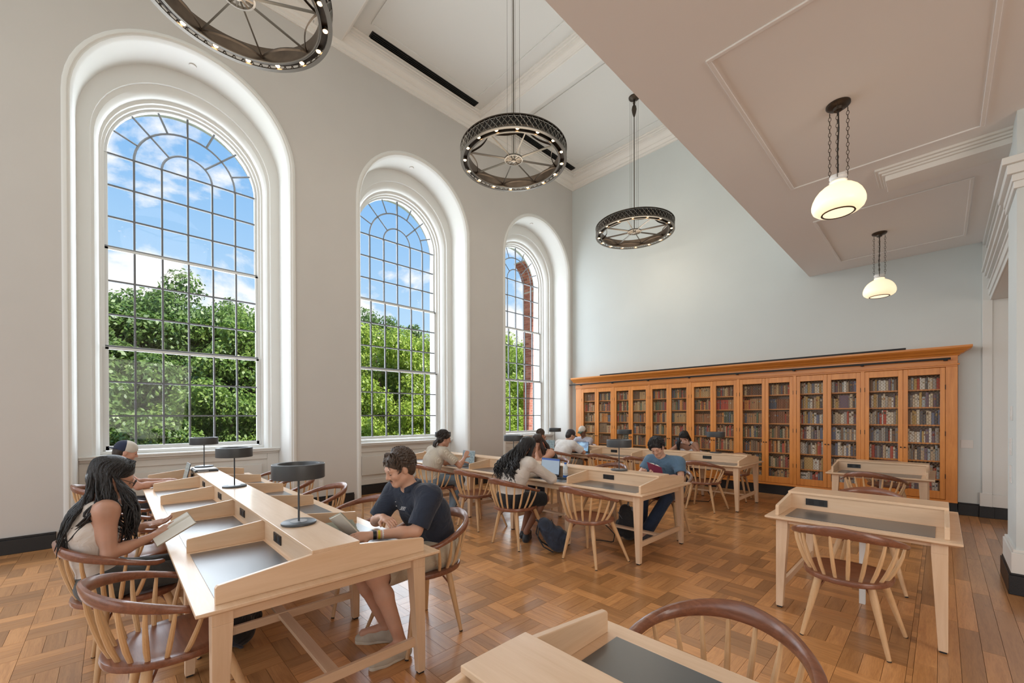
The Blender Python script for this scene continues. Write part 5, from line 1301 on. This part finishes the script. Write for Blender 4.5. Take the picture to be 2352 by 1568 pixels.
# --- long-haired woman in the white tank top
def flow1(rh, cx, cy, T, J):
    if cy > 0.1 and cx > 0: x = 0.125+rh.uniform(-0.04, 0.04); return [V3(x*0.85, -0.075+rh.uniform(-.03, .03), 1.06), V3(x+0.01, -0.06+rh.uniform(-.04, .03), 0.93), V3(x-0.01, -0.075+rh.uniform(-.05, .04), 0.80+rh.uniform(-.05, .06))]
    if cy > 0.1: x = -0.11+rh.uniform(-0.03, 0.03); return [V3(x, -0.08, 1.05), V3(x, -0.06, 0.9), V3(x, -0.06, 0.82)]
    if cx > 0.25 and cy > -0.75:
        y = -0.165+rh.uniform(-.05, .03); return [V3(0.105+rh.uniform(-.015, .015), y, 1.065), V3(0.145+rh.uniform(-.03, .03), y-0.01+rh.uniform(-.05, .05), 0.985), V3(0.12+rh.uniform(-.05, .02), (y-0.14 if rh.random() < 0.5 else y+0.09), 0.87+rh.uniform(-.05, .05))]
    x = cx*0.13+rh.uniform(-.02, .02); return [V3(x*0.9, -0.245+rh.uniform(-.02, .01), 1.08), V3(x*1.15+0.02, -0.325+rh.uniform(-.025, .015), 0.96), V3(x*1.1+0.03, -0.355+rh.uniform(-.03, .015), 0.80+rh.uniform(-.06, .08))]
p1, T_, J_ = person('long-haired woman in a white tank top reading a book at the left table', (-3.55, 0.145, 0), 0.0,
    base_pose(pelvis=(0, -0.20, 0.575), neck=(0, -0.19, 1.04), head=(0.0, -0.145, 1.18), pitch=0.48, shL=(-0.165, -0.165, 1.0), shR=(0.165, -0.175, 1.0), elR=(0.205, -0.165, 0.755), wrR=(0.115, 0.035, 0.805), hdR=(-0.05, 0.11, 0.050), hnR=(-0.45, 0.25, -0.75), curlR=0.16, elL=(-0.215, -0.13, 0.775), wrL=(-0.17, 0.005, 0.822), hdL=(0.05, 0.11, 0.02), hnL=(0.3, 0.0, 0.8), hsL=1, curlL=0.3, knL=(-0.10, 0.27, 0.545), knR=(0.10, 0.27, 0.545), anL=(-0.10, 0.25, 0.10), anR=(0.12, 0.26, 0.10), g=0.95, frad=0.0078),
    (0.50, 0.27, 0.18), dict(kind='tank', col=(0.66, 0.60, 0.54), name='tank_top', inf=0.008, neck=0.0), dict(kind='pants', col=(0.075, 0.08, 0.078), name='jeans'),
    dict(col=(0.011, 0.009, 0.009), ears=False, vol=1.05, seed=3, locks=long_locks(230, flow1, (0.006, 0.011), 0.004)), shoes=(0.04, 0.04, 0.045), h=0.0055)
g_ = MB().tube([tuple(T_(0.02+0.024*math.cos(a), 0.107, 0.004+0.02*math.sin(a))) for a in [2*PI*k/12 for k in range(12)]], 0.0016, 5, closed=True).tube([tuple(T_(-0.034+0.024*math.cos(a), 0.107, 0.004+0.02*math.sin(a))) for a in [2*PI*k/12 for k in range(12)]], 0.0016, 5, closed=True)
g_.tube([tuple(T_(0.046, 0.105, 0.006)), tuple(T_(0.078, 0.0, 0.008))], 0.0016, 5); g_.build('glasses', 'iron', p1)
# --- young man in the mesh cap
p2, T_, J_ = person('young man in a backwards navy and white mesh cap at the left table', (-6.45, 0.07, 0), 0.0,
    base_pose(pelvis=(0, -0.16, 0.575), neck=(0, -0.05, 1.01), head=(0.0, 0.035, 1.150), pitch=0.30, shL=(-0.185, -0.05, 0.965), shR=(0.185, -0.05, 0.965), elR=(0.215, 0.13, 0.775), wrR=(0.12, 0.335, 0.785), elL=(-0.215, 0.13, 0.775), wrL=(-0.10, 0.34, 0.785), hdR=(-0.2, 1, 0.08), hdL=(0.15, 1, 0.08), curlR=0.25, curlL=0.25),
    (0.60, 0.33, 0.24), dict(kind='tee', col=(0.45, 0.44, 0.43), sleeve=0.5), dict(kind='pants', col=(0.06, 0.065, 0.08)), dict(col=(0.03, 0.018, 0.012), vol=0.97, seed=5))
M_['capnavy'] = cloth_mat('cap_navy', (0.018, 0.026, 0.06), 0.9, 0.1); M_['capwhite'] = cloth_mat('cap_white', (0.62, 0.58, 0.52), 0.9, 0.1)
cap_hat(p2, T_, 1.0, head_frame(0.30, 0), M_['capwhite'], M_['capnavy'], back=True, panel=M_['capnavy'])
# --- man in the navy polo
def dir3(p, rh):     # swept back and to the sides from a middle parting, fringe over the brow
    if p[1] > 0.2: return unit(V3(0.9*(1 if p[0] > 0 else -1)*(0.4+rh.random()*0.6), 0.55, -0.45))
    return unit(V3(0.35*p[0], -0.75, -0.55+0.2*rh.random()))
p3, T_, J_ = person('man with a moustache in a navy polo and khaki shorts at the left table', (-2.64, 1.57, 0), PI,
    base_pose(pelvis=(0, -0.165, 0.575), neck=(0.0, 0.035, 1.035), head=(0.01, 0.125, 1.185), pitch=0.42, yaw=-0.05, twist=0.25, shL=(-0.185, -0.01, 1.0), shR=(0.175, 0.065, 0.995), elL=(-0.205, 0.115, 0.785), wrL=(-0.11, 0.375, 0.790), hdL=(0.15, 1, 0.03), hnL=(0.6, 0, -0.6), curlL=0.5, elR=(0.225, 0.19, 0.790), wrR=(0.055, 0.225, 0.852), hdR=(-1, -0.02, -0.08), hnR=(0.0, -0.1, -1.0), hsR=-1, curlR=0.30,
      knL=(-0.13, 0.37, 0.525), knR=(0.06, 0.40, 0.520), anL=(-0.23, 0.25, 0.115), anR=(0.025, 0.22, 0.115), toeL=(0.01, 0.15, -0.05), toeR=(0.09, 0.12, -0.05), g=1.04),
    (0.62, 0.36, 0.25), dict(kind='polo', col=(0.014, 0.021, 0.040), sleeve=0.78, name='polo_shirt', inf=0.017, fold=0.7), dict(kind='shorts', col=(0.50, 0.42, 0.31), name='shorts', len=0.80, inf=0.02),
    dict(col=(0.072, 0.046, 0.031), vol=1.04, seed=9, locks=short_tufts(420, dir3, (0.04, 0.08), (0.006, 0.010), 0.020)), shoes=(0.52, 0.47, 0.38), h=0.005)
ms = MB()
for sx in (-1, 1): ms.tube([tuple(T_(0, 0.091, -0.049)), tuple(T_(sx*0.011, 0.090, -0.051)), tuple(T_(sx*0.024, 0.080, -0.060))], [0.0045, 0.0052, 0.0015], 6)
ms.build('moustache', hair_mat('moustache_hair', (0.10, 0.052, 0.03), 0.6), p3, smooth=True)
lg = MB()
def glyph_bar(x0, z0, x1, z1): lg.box(x0, 0, z0, x1, 0.0008, z1)
for r, n in ((0.012, 5), (0.002, 5)):      # two lines of small white stitched lettering over a rule
    for k in range(n):
        x = -0.022+k*0.009; glyph_bar(x, r, x+0.0016, r+0.007)
        if k % 2 == 0: glyph_bar(x, r+0.0056, x+0.006, r+0.007)
        else: glyph_bar(x+0.0046, r, x+0.0062, r+0.007); glyph_bar(x, r+0.003, x+0.006, r+0.0042)
glyph_bar(-0.024, -0.005, 0.022, -0.003)
lo = lg.build('shirt_lettering', 'white', p3); lo.location = (-0.088, 0.152, 0.918); lo.rotation_euler = (0.75, 0, 0.35)
wl_ = V3(-0.11, 0.375, 0.790); el_ = V3(-0.205, 0.115, 0.785); dd = unit(wl_-el_)
for k, (m, r, wd) in enumerate([('keys', 0.029, 0.022), ('yel', 0.029, 0.014), ('white', 0.030, 0.014)]):
    M_.setdefault('yel', mat('yellow_band', (0.62, 0.48, 0.02), 0.5)); c = wl_-dd*(0.012+k*0.026)
    b = MB().tube([tuple(c-dd*wd/2), tuple(c+dd*wd/2)], r, 16); b.build(['watch', 'wrist_band', 'wrist_band'][k], m, p3, smooth=True)
bu = MB()
for k in range(2): bu.lathe([(0.0, 0), (0.005, 0.001), (0.0, 0.003)], 8, (0.0, 0.155-0.006*k, 0.955-0.03*k), cap=False)
bu.build('button', 'white', p3)
# --- man in the cream knit shirt
p4, T_, J_ = person('man with curly dark hair in a cream knit shirt and jeans working on a laptop', (-5.47, 3.70, 0), -0.10,
    base_pose(pelvis=(-0.02, -0.16, 0.575), neck=(0.0, -0.03, 1.055), head=(0.055, 0.045, 1.20), pitch=0.25, yaw=-0.25, shL=(-0.19, -0.05, 1.0), shR=(0.185, -0.045, 1.0), elR=(0.275, 0.19, 0.785), wrR=(0.19, 0.33, 0.89), hdR=(-0.25, 0.5, 0.55), hnR=(-0.7, 0.3, -0.3), curlR=0.25, elL=(-0.22, 0.2, 0.785), wrL=(-0.02, 0.37, 0.80), knR=(0.14, 0.28, 0.54), anR=(0.12, 0.14, 0.10), knL=(-0.08, 0.30, 0.54), anL=(0.0, 0.22, 0.10), g=1.02),
    (0.52, 0.28, 0.19), dict(kind='tee', col=(0.58, 0.51, 0.41), sleeve=0.66, knit=True, inf=0.017, name='knit_shirt'), dict(kind='pants', col=(0.20, 0.27, 0.34), name='jeans'),
    dict(col=(0.022, 0.014, 0.010), vol=1.06, seed=12, ears=False, locks=short_tufts(230, lambda p, rh: unit(V3(0.6*p[0]+rh.uniform(-.5, .5), -0.5+rh.uniform(-.5, .5), -0.6+rh.uniform(-.6, .4))), (0.03, 0.06), (0.009, 0.014), 0.014)), shoes=(0.60, 0.55, 0.45))
lk = MB()
for k in range(26):
    rr = random.Random(k); x = rr.uniform(-0.06, 0.06); a = T_(x, -0.10, -0.03); b = T_(x*1.15, -0.125+rr.uniform(-.02, .01), -0.13-rr.uniform(0, .04)); m = (a+b)/2+V3(rr.uniform(-.015, .015), -0.015, 0); lk.tube([tuple(a), tuple(m), tuple(b)], [0.010, 0.013, 0.004], 6)
lk.build('hair_lock', hair_mat('curl_hair', (0.022, 0.014, 0.010)), p4, smooth=True)
# --- woman with curly black hair
def flow5(rh, cx, cy, T, J):
    x = cx*0.12+rh.uniform(-.03, .03)-0.03; y = -0.17
    if cy > 0.2: return [V3(cx*0.12+0.02, 0.02, 1.02), V3(cx*0.14+0.02, -0.03, 0.92)]
    return [V3(x, -0.085+rh.uniform(-.03, .02), 1.05), V3(x*1.25-0.01, -0.16+rh.uniform(-.04, .02), 0.93), V3(x*1.2-0.015, -0.19+rh.uniform(-.04, .02), 0.78+rh.uniform(-.03, .08))]
p5, T_, J_ = person('woman with long curly black hair in a white sweater and black skirt', (-3.585, 3.575, 0), 0.0,
    base_pose(pelvis=(-0.01, -0.13, 0.575), neck=(0.02, 0.02, 1.03), head=(0.055, 0.105, 1.165), pitch=0.30, yaw=-0.35, shL=(-0.155, 0.0, 0.985), shR=(0.185, -0.005, 0.985), elR=(0.275, 0.285, 0.785), wrR=(0.10, 0.47, 0.785), elL=(-0.22, 0.28, 0.785), wrL=(-0.10, 0.47, 0.785), knR=(0.20, 0.24, 0.535), anR=(0.02, 0.10, 0.13), knL=(-0.02, 0.28, 0.54), anL=(-0.12, 0.20, 0.11), toeR=(-0.08, 0.12, -0.05), toeL=(-0.05, 0.14, -0.05), g=0.98),
    (0.30, 0.15, 0.095), dict(kind='sweater', col=(0.62, 0.56, 0.50), sleeve=1.5, inf=0.018, name='sweater'), dict(kind='shorts', col=(0.012, 0.012, 0.014), name='skirt', len=0.9, inf=0.022),
    dict(col=(0.012, 0.010, 0.010), ears=False, vol=1.08, seed=21, locks=long_locks(260, flow5, (0.006, 0.011), 0.020)), shoes=(0.02, 0.02, 0.022))
# --- woman resting her head on her hands
def flow6(rh, cx, cy, T, J):
    sx = 1 if cx > 0 else -1; x = sx*(0.10+rh.uniform(-.03, .03))+0.08
    if cy > -0.2: return [V3(x, 0.15+rh.uniform(-.02, .03), 1.02), V3(x+sx*0.02, 0.13+rh.uniform(-.03, .03), 0.90+rh.uniform(-.02, .03))]
    return [V3(x*0.9, 0.03+rh.uniform(-.02, .03), 1.05), V3(x*1.0, 0.0+rh.uniform(-.03, .03), 0.94), V3(x*1.05, -0.02, 0.86+rh.uniform(-.03, .03))]
p6, T_, J_ = person('woman with long brown hair in a black sleeveless top resting her cheeks on her hands', (-4.60, 5.27, 0), PI,
    base_pose(pelvis=(0, -0.12, 0.575), neck=(0.055, 0.075, 0.985), head=(0.10, 0.165, 1.115), pitch=0.62, yaw=0.15, shL=(-0.13, 0.06, 0.935), shR=(0.20, 0.08, 0.935), elL=(-0.04, 0.285, 0.785), wrL=(0.035, 0.245, 0.955), hdL=(0.1, 0.0, 1.0), hnL=(1.0, -0.4, 0.1), curlL=0.45, elR=(0.30, 0.28, 0.785), wrR=(0.185, 0.245, 0.955), hdR=(-0.1, 0.0, 1), hnR=(-1, -0.4, 0.1), curlR=0.45, g=0.95),
    (0.60, 0.33, 0.23), dict(kind='tank', col=(0.014, 0.014, 0.016), name='sleeveless_top'), dict(kind='pants', col=(0.03, 0.035, 0.05)),
    dict(col=(0.040, 0.020, 0.014), ears=False, vol=1.04, seed=31, locks=long_locks(120, flow6, (0.008, 0.013), 0.003)))
# --- brown-haired person beyond her, at the window end of the back table
p7, T_, J_ = person('brown-haired person seen from behind at the window end of the back table', (-6.42, 6.98, 0), 0.0,
    base_pose(pelvis=(0, -0.12, 0.575), neck=(0.02, -0.01, 0.98), head=(0.06, 0.055, 1.12), pitch=0.5, shL=(-0.17, -0.01, 0.94), shR=(0.18, -0.01, 0.94), elL=(-0.22, 0.22, 0.785), wrL=(-0.08, 0.3, 0.93), hdL=(0.3, 0, 1), hnL=(1, 0, 0)),
    (0.55, 0.27, 0.16), dict(kind='tee', col=(0.42, 0.13, 0.07), sleeve=0.6), dict(kind='pants', col=(0.05, 0.06, 0.08)),
    dict(col=(0.062, 0.036, 0.022), ears=False, vol=1.06, seed=41, locks=short_tufts(160, lambda p, rh: unit(V3(0.3*p[0], -0.5, -0.8)), (0.04, 0.07), (0.009, 0.013), 0.012)))
# --- man in the white T-shirt and dark cap
p8, T_, J_ = person('man in a white T-shirt and dark cap typing at the back table', (-5.54, 6.95, 0), -0.08,
    base_pose(pelvis=(-0.02, -0.15, 0.575), neck=(0.0, 0.0, 1.0), head=(0.045, 0.08, 1.135), pitch=0.35, yaw=-0.3, shL=(-0.20, -0.02, 0.955), shR=(0.19, -0.02, 0.955), elR=(0.29, 0.22, 0.785), wrR=(0.10, 0.38, 0.785), elL=(-0.25, 0.22, 0.785), wrL=(-0.06, 0.40, 0.785), g=1.05),
    (0.58, 0.34, 0.24), dict(kind='tee', col=(0.72, 0.70, 0.68), sleeve=0.72, inf=0.02, name='white_tee'), dict(kind='pants', col=(0.35, 0.31, 0.26)), dict(col=(0.018, 0.013, 0.012), vol=1.0, seed=51, ears=True))
M_['capdark'] = cloth_mat('cap_dark', (0.030, 0.022, 0.026), 0.9, 0.1); cap_hat(p8, T_, 1.0, head_frame(0.35, -0.3), M_['capdark'], M_['capdark'], back=False)
# --- man in the white and green cap
p9, T_, J_ = person('man in a white and green cap and lavender T-shirt in the far corner', (-6.28, 8.56, 0), PI,
    base_pose(pelvis=(0, -0.14, 0.575), neck=(0.0, 0.0, 1.0), head=(-0.01, 0.06, 1.165), pitch=0.45, shL=(-0.20, -0.01, 0.94), shR=(0.20, -0.01, 0.94), elL=(-0.26, 0.2, 0.78), elR=(0.26, 0.2, 0.78), wrL=(-0.1, 0.34, 0.79), wrR=(0.1, 0.34, 0.79)),
    (0.20, 0.095, 0.060), dict(kind='tee', col=(0.47, 0.46, 0.53), sleeve=0.65), dict(kind='pants', col=(0.05, 0.05, 0.06)), dict(col=(0.012, 0.010, 0.010), vol=0.95, seed=61))
M_['capgreen'] = cloth_mat('cap_green', (0.03, 0.085, 0.055), 0.9, 0.1); cap_hat(p9, T_, 1.0, head_frame(0.45, 0), M_['capwhite'], M_['capgreen'])
# --- young man in the blue T-shirt
def dir10(p, rh):
    if p[1] > 0.1: return unit(V3(0.55+0.5*rh.random(), 0.75, -0.45+0.2*rh.random()))
    return unit(V3(0.5*p[0]+rh.uniform(-.2, .3), -0.35, -0.8))
p10, T_, J_ = person('young man in a blue T-shirt reading at the end of the middle table', (-2.55, 5.27, 0), PI,
    base_pose(pelvis=(0.0, -0.13, 0.575), neck=(0.025, 0.02, 0.995), head=(0.055, 0.105, 1.130), pitch=0.55, yaw=0.20, roll=0.16, shL=(-0.195, 0.0, 0.945), shR=(0.195, 0.02, 0.945), elL=(-0.27, 0.10, 0.755), wrL=(-0.09, 0.30, 0.79), elR=(0.28, 0.12, 0.77), wrR=(0.13, 0.31, 0.80), hdL=(0.5, 0.7, 0.2), hdR=(-0.4, 0.8, 0.2), hnL=(0.3, 0.2, 0.9), hnR=(-0.3, 0.2, 0.9), curlL=0.6, curlR=0.6,
      knL=(-0.20, 0.36, 0.535), anL=(0.02, 0.42, 0.12), knR=(0.12, 0.34, 0.545), anR=(0.19, 0.28, 0.11), g=1.0),
    (0.60, 0.35, 0.25), dict(kind='tee', col=(0.085, 0.155, 0.235), sleeve=0.56, inf=0.017, name='blue_tee', fold=0.9), dict(kind='pants', col=(0.018, 0.035, 0.075), name='jeans', cuff=0.062),
    dict(col=(0.014, 0.012, 0.013), vol=1.07, seed=71, locks=short_tufts(400, dir10, (0.04, 0.08), (0.007, 0.011), 0.022)), shoes=(0.05, 0.05, 0.06), h=0.0055)
# --- woman hiding her face
def flow11(rh, cx, cy, T, J):
    if cx > 0 or cy > 0: return [V3(0.13+rh.uniform(-.02, .03), 0.15+rh.uniform(-.02, .02), 1.0), V3(0.14+rh.uniform(-.02, .02), 0.15, 0.84)]
    return [V3(-0.02+cx*0.05, 0.02, 1.02), V3(0.05, 0.03, 0.92)]
p11, T_, J_ = person('woman with long black hair in a white top hiding her face behind her hand', (-3.62, 8.53, 0), PI,
    base_pose(pelvis=(0, -0.13, 0.575), neck=(0.0, 0.03, 1.0), head=(0.035, 0.125, 1.105), pitch=0.75, shL=(-0.165, 0.02, 0.955), shR=(0.165, 0.03, 0.945), elL=(-0.29, 0.19, 0.785), wrL=(-0.135, 0.27, 0.985), hdL=(0.85, 0.1, 0.35), hnL=(0.2, -1, 0.1), curlL=0.3, hsL=-1, elR=(0.33, 0.24, 0.785), wrR=(0.16, 0.34, 0.785), g=0.95),
    (0.40, 0.21, 0.14), dict(kind='tank', col=(0.68, 0.68, 0.72), name='white_top'), dict(kind='pants', col=(0.05, 0.05, 0.06)),
    dict(col=(0.010, 0.009, 0.010), ears=False, vol=1.03, seed=81, locks=long_locks(110, flow11, (0.008, 0.012), 0.0)))
w_ = V3(-0.135, 0.27, 0.985); e_ = V3(-0.29, 0.19, 0.785); dd = unit(w_-e_); MB().tube([tuple(w_-dd*0.03), tuple(w_-dd*0.008)], 0.028, 14).build('watch', 'keys', p11, smooth=True)
# ------------------------------------------------------------------ backpacks
def backpack(label, loc, rz, tilt, m1, m2):
    t = empty('backpack', loc, rz, label, 'backpack'); s = Sdf()
    R = np.array(Matrix.Rotation(tilt, 3, 'X')); C_ = V3(0, 0, 0.0)
    Q = lambda x, y, z: R@V3(x, y, z)
    for z, w, d in ((0.07, 0.11, 0.085), (0.16, 0.115, 0.095), (0.27, 0.105, 0.085), (0.36, 0.075, 0.06)): s.cone(Q(-w+d, 0, z), Q(w-d, 0, z), d, k=0.08)
    s.cone(Q(-0.07, 0.10, 0.10), Q(0.07, 0.10, 0.10), 0.055, k=0.03); s.cone(Q(-0.065, 0.095, 0.18), Q(0.065, 0.095, 0.18), 0.045, k=0.03)
    V, F = s.build(0.009); zm = V[:, 2].min(); V[:, 2] -= zm; o = np_obj('pack_body', V, F, m1, t)
    Q = lambda x, y, z: R@V3(x, y, z)-V3(0, 0, zm)
    hp = MB().tube([tuple(Q(-0.035, -0.03, 0.40)), tuple(Q(-0.02, -0.045, 0.445)), tuple(Q(0.02, -0.045, 0.445)), tuple(Q(0.035, -0.03, 0.40))], 0.009, 6); hp.build('handle', m2, t, smooth=True)
    for sx in (-1, 1):
        MB().tube([tuple(Q(sx*0.05, -0.07, 0.37)), tuple(Q(sx*0.08, -0.14, 0.30)), tuple(Q(sx*0.10, -0.15, 0.18)), tuple(Q(sx*0.09, -0.10, 0.06))], 0.016, 6, squash=(1, 0.5)).build('strap', m2, t, smooth=True)
    MB().tube([tuple(Q(-0.09, 0.06, 0.27)), tuple(Q(-0.05, 0.095, 0.33)), tuple(Q(0.05, 0.095, 0.33)), tuple(Q(0.09, 0.06, 0.27))], 0.004, 5).build('zip', m2, t)
    return t
M_['packnavy'] = cloth_mat('pack_navy', (0.020, 0.030, 0.055), 0.8, 0.8, var=0.45); M_['packblack'] = cloth_mat('pack_black', (0.014, 0.014, 0.016), 0.8, 0.8); M_['packgrey'] = cloth_mat('pack_grey', (0.16, 0.17, 0.18), 0.8, 0.5)
backpack('slumped navy backpack on the floor beside the empty chair at the middle table', (-3.02, 3.70, 0.0), -0.7, 0.62, M_['packnavy'], M_['packblack'])
backpack('black and grey backpack standing under the near end of the middle table', (-2.72, 4.66, 0.0), 2.2, -0.12, M_['packblack'], M_['packgrey'])
backpack('dark backpack on the floor under the left table by the long-haired woman', (-3.35, 0.62, 0.0), 0.8, 0.5, M_['packblack'], M_['packnavy'])
st = MB().tube([(-3.20, 3.80, 0.03), (-3.28, 3.80, 0.012), (-3.36, 3.84, 0.03), (-3.46, 3.88, 0.012)], 0.011, 6, squash=(1, 0.35)).build('loose_strap', 'packblack', None, smooth=True); tag(st, 'loose black strap trailing left of the navy backpack', 'strap')
# ------------------------------------------------------------------ outside: lawn and trees
def leaf_mat(name, c1, c2, c3):
    m, nt, b = new_mat(name); ge = N(nt, 'ShaderNodeNewGeometry'); r = ramp(nt, [(0.0, c1), (0.5, c2), (1.0, c3)]); LK(nt, ge.outputs['Random Per Island'], r.inputs[0])
    nt.nodes.remove(b); d = N(nt, 'ShaderNodeBsdfDiffuse'); t = N(nt, 'ShaderNodeBsdfTranslucent'); LK(nt, r.outputs[0], d.inputs[0]); LK(nt, r.outputs[0], t.inputs[0])
    g = N(nt, 'ShaderNodeBsdfGlossy', inp={1: 0.45}); g.inputs[0].default_value = (0.8, 0.85, 0.8, 1)
    mx = N(nt, 'ShaderNodeMixShader', inp={0: 0.42}); LK(nt, d.outputs[0], mx.inputs[1]); LK(nt, t.outputs[0], mx.inputs[2]); m2 = N(nt, 'ShaderNodeMixShader', inp={0: 0.05}); LK(nt, mx.outputs[0], m2.inputs[1]); LK(nt, g.outputs[0], m2.inputs[2])
    LK(nt, m2.outputs[0], nt.nodes['Material Output'].inputs[0]); return m
M_['bark'] = mat('bark', (0.13, 0.095, 0.07), 0.95, noise=0.4, nscale=6)
LEAF = [leaf_mat('leaf_dark', (0.07, 0.14, 0.03), (0.14, 0.25, 0.055), (0.24, 0.36, 0.09)), leaf_mat('leaf_bright', (0.20, 0.32, 0.035), (0.36, 0.50, 0.06), (0.55, 0.66, 0.12)), leaf_mat('leaf_mid', (0.10, 0.20, 0.035), (0.20, 0.33, 0.06), (0.33, 0.46, 0.10))]
def crown_mesh(seed, nclus, nleaf, size):
    """unit crown: leaf clumps spread through an uneven dome, radius 1, height about 2"""
    g = np.random.default_rng(seed); C = []
    while len(C) < nclus:
        p = g.uniform(-1, 1, 3); r = np.linalg.norm(p)
        if 0.45 < r < 1.0: C.append(p*(0.92+0.16*g.random()))
    C = np.array(C); ci = g.integers(0, nclus, nleaf*nclus); rad = g.uniform(0.16, 0.34, nclus)
    off = g.normal(size=(len(ci), 3)); off /= np.linalg.norm(off, axis=1)[:, None]; off *= (g.random(len(ci))**0.45)[:, None]
    P = C[ci]+off*rad[ci][:, None]*np.array([1, 1, 0.75]); n = len(P)
    nrm = off+np.array([0, 0, 0.5])+g.normal(size=(n, 3))*0.55; nrm /= np.linalg.norm(nrm, axis=1)[:, None]
    a = np.cross(nrm, g.normal(size=(n, 3))); a /= np.linalg.norm(a, axis=1)[:, None]; b = np.cross(nrm, a); s = size*g.uniform(0.6, 1.3, n)[:, None]
    V = np.stack([P-a*s, P+b*s*0.55-nrm*s*0.12, P+a*s, P-b*s*0.55-nrm*s*0.12], 1).reshape(-1, 3); F = np.arange(n*4).reshape(-1, 4)
    me = bpy.data.meshes.new('foliage'); me.vertices.add(len(V)); me.vertices.foreach_set('co', V.astype(np.float32).ravel()); me.loops.add(n*4); me.loops.foreach_set('vertex_index', F.astype(np.int32).ravel())
    me.polygons.add(n); me.polygons.foreach_set('loop_start', np.arange(0, n*4, 4, dtype=np.int32)); me.polygons.foreach_set('loop_total', np.full(n, 4, np.int32)); me.update(calc_edges=True); return me, C
CROWNS = []
for k in range(3):
    for v in range(2):
        me, C = crown_mesh(10+k*3+v, 110, 560, [0.027, 0.026, 0.027][k]); me.materials.append(LEAF[k]); CROWNS.append((me, C))
GZ = -4.5
def tree(x, y, top, r, kind, var, label, hz=1.0):
    me, C = CROWNS[kind*2+var]; H = top-GZ; rz = random.uniform(0, 6.28); cz = top-r*hz
    t = empty('tree', (x, y, GZ), 0, label, 'tree', 'trees outside the windows')
    f = bpy.data.objects.new('foliage', me); COL.objects.link(f); f.parent = t; f.location = (0, 0, cz-GZ); f.scale = (r, r, r*hz); f.rotation_euler = (0, 0, rz); tag(f, kind='stuff')
    tr = MB(); tr.tube([(0, 0, -0.3), (0.1, 0.05, (cz-GZ)*0.45), (-0.05, 0.1, (cz-GZ)*0.85), (0.05, 0, cz-GZ+r*0.4)], [0.26, 0.2, 0.15, 0.05], 8)
    cr_, sr_ = math.cos(rz), math.sin(rz)
    for i in range(0, 60, 5):
        p = C[i]; q = (r*(p[0]*cr_-p[1]*sr_), r*(p[0]*sr_+p[1]*cr_), cz-GZ+r*hz*p[2]); b0 = (0, 0.05, (cz-GZ)*0.72+0.25*r*(p[2]+1)*0.6)
        tr.tube([b0, ((b0[0]+q[0])/2, (b0[1]+q[1])/2, (b0[2]+q[2])/2+0.1), q], [0.10, 0.06, 0.02], 6)
    tr.build('trunk', 'bark', t, smooth=True)
    return t
gr = MB().box(-140, -60, GZ-0.5, -8.5, 120, GZ); M_['lawn'] = mat('lawn', (0.14, 0.24, 0.05), 0.95, noise=0.3, nscale=2)
tag(gr.build('ground', 'lawn', None), 'sunlit lawn below the windows', 'lawn', kind='structure')
TREES = [
 (-20.5, -0.7, 5.5, 3.3, 0, 0, 'dark green tree at the left side of the largest window', 1.15),
 (-22.0, 1.7, 6.7, 3.0, 0, 1, 'tallest dark green tree in the middle of the largest window', 1.3),
 (-20.0, 4.5, 5.9, 2.9, 2, 0, 'mid green tree at the right side of the largest window', 1.15),
 (-16.8, 2.6, 2.6, 2.4, 2, 1, 'low leafy tree filling the bottom right of the largest window', 1.2),
 (-16.5, -0.6, 2.2, 2.4, 0, 1, 'low dark tree filling the bottom left of the largest window', 1.2),
 (-29.0, -1.2, 6.6, 3.9, 2, 1, 'tree standing behind the dark trees at the left of the largest window', 1.2),
 (-28.0, 4.8, 7.4, 3.8, 0, 1, 'dark tree standing behind the others at the right of the largest window', 1.2),
 (-30.0, 7.2, 6.5, 4.0, 0, 0, 'dark tree farther off behind the first pier', 1.2),
 (-17.5, 8.9, 5.3, 2.6, 1, 0, 'bright yellow-green tree at the left of the middle window', 1.3),
 (-19.0, 11.4, 5.6, 2.6, 1, 1, 'bright yellow-green tree at the right of the middle window', 1.3),
 (-25.0, 12.8, 8.0, 3.2, 0, 0, 'tall dark tree rising behind the bright trees in the middle window', 1.3),
 (-17.0, 7.0, 2.2, 2.2, 1, 1, 'low bright tree at the bottom of the middle window', 1.2),
 (-16.5, 10.5, 1.9, 2.1, 1, 0, 'low bright shrub-like tree at the foot of the middle window', 1.1),
 (-27.0, 9.5, 6.6, 3.4, 2, 1, 'mid green tree in the background of the middle window', 1.2),
 (-19.0, 17.2, 6.3, 2.8, 1, 0, 'bright tree at the left of the narrow window', 1.35),
 (-23.5, 20.5, 7.6, 3.2, 1, 1, 'taller bright tree in the narrow window', 1.35),
 (-17.5, 14.6, 3.6, 2.4, 1, 1, 'low bright tree at the bottom of the narrow window', 1.3),
 (-29.0, 24.0, 7.5, 4.0, 2, 0, 'mid green tree far behind the narrow window', 1.2),
]
for a in TREES: tree(*a)
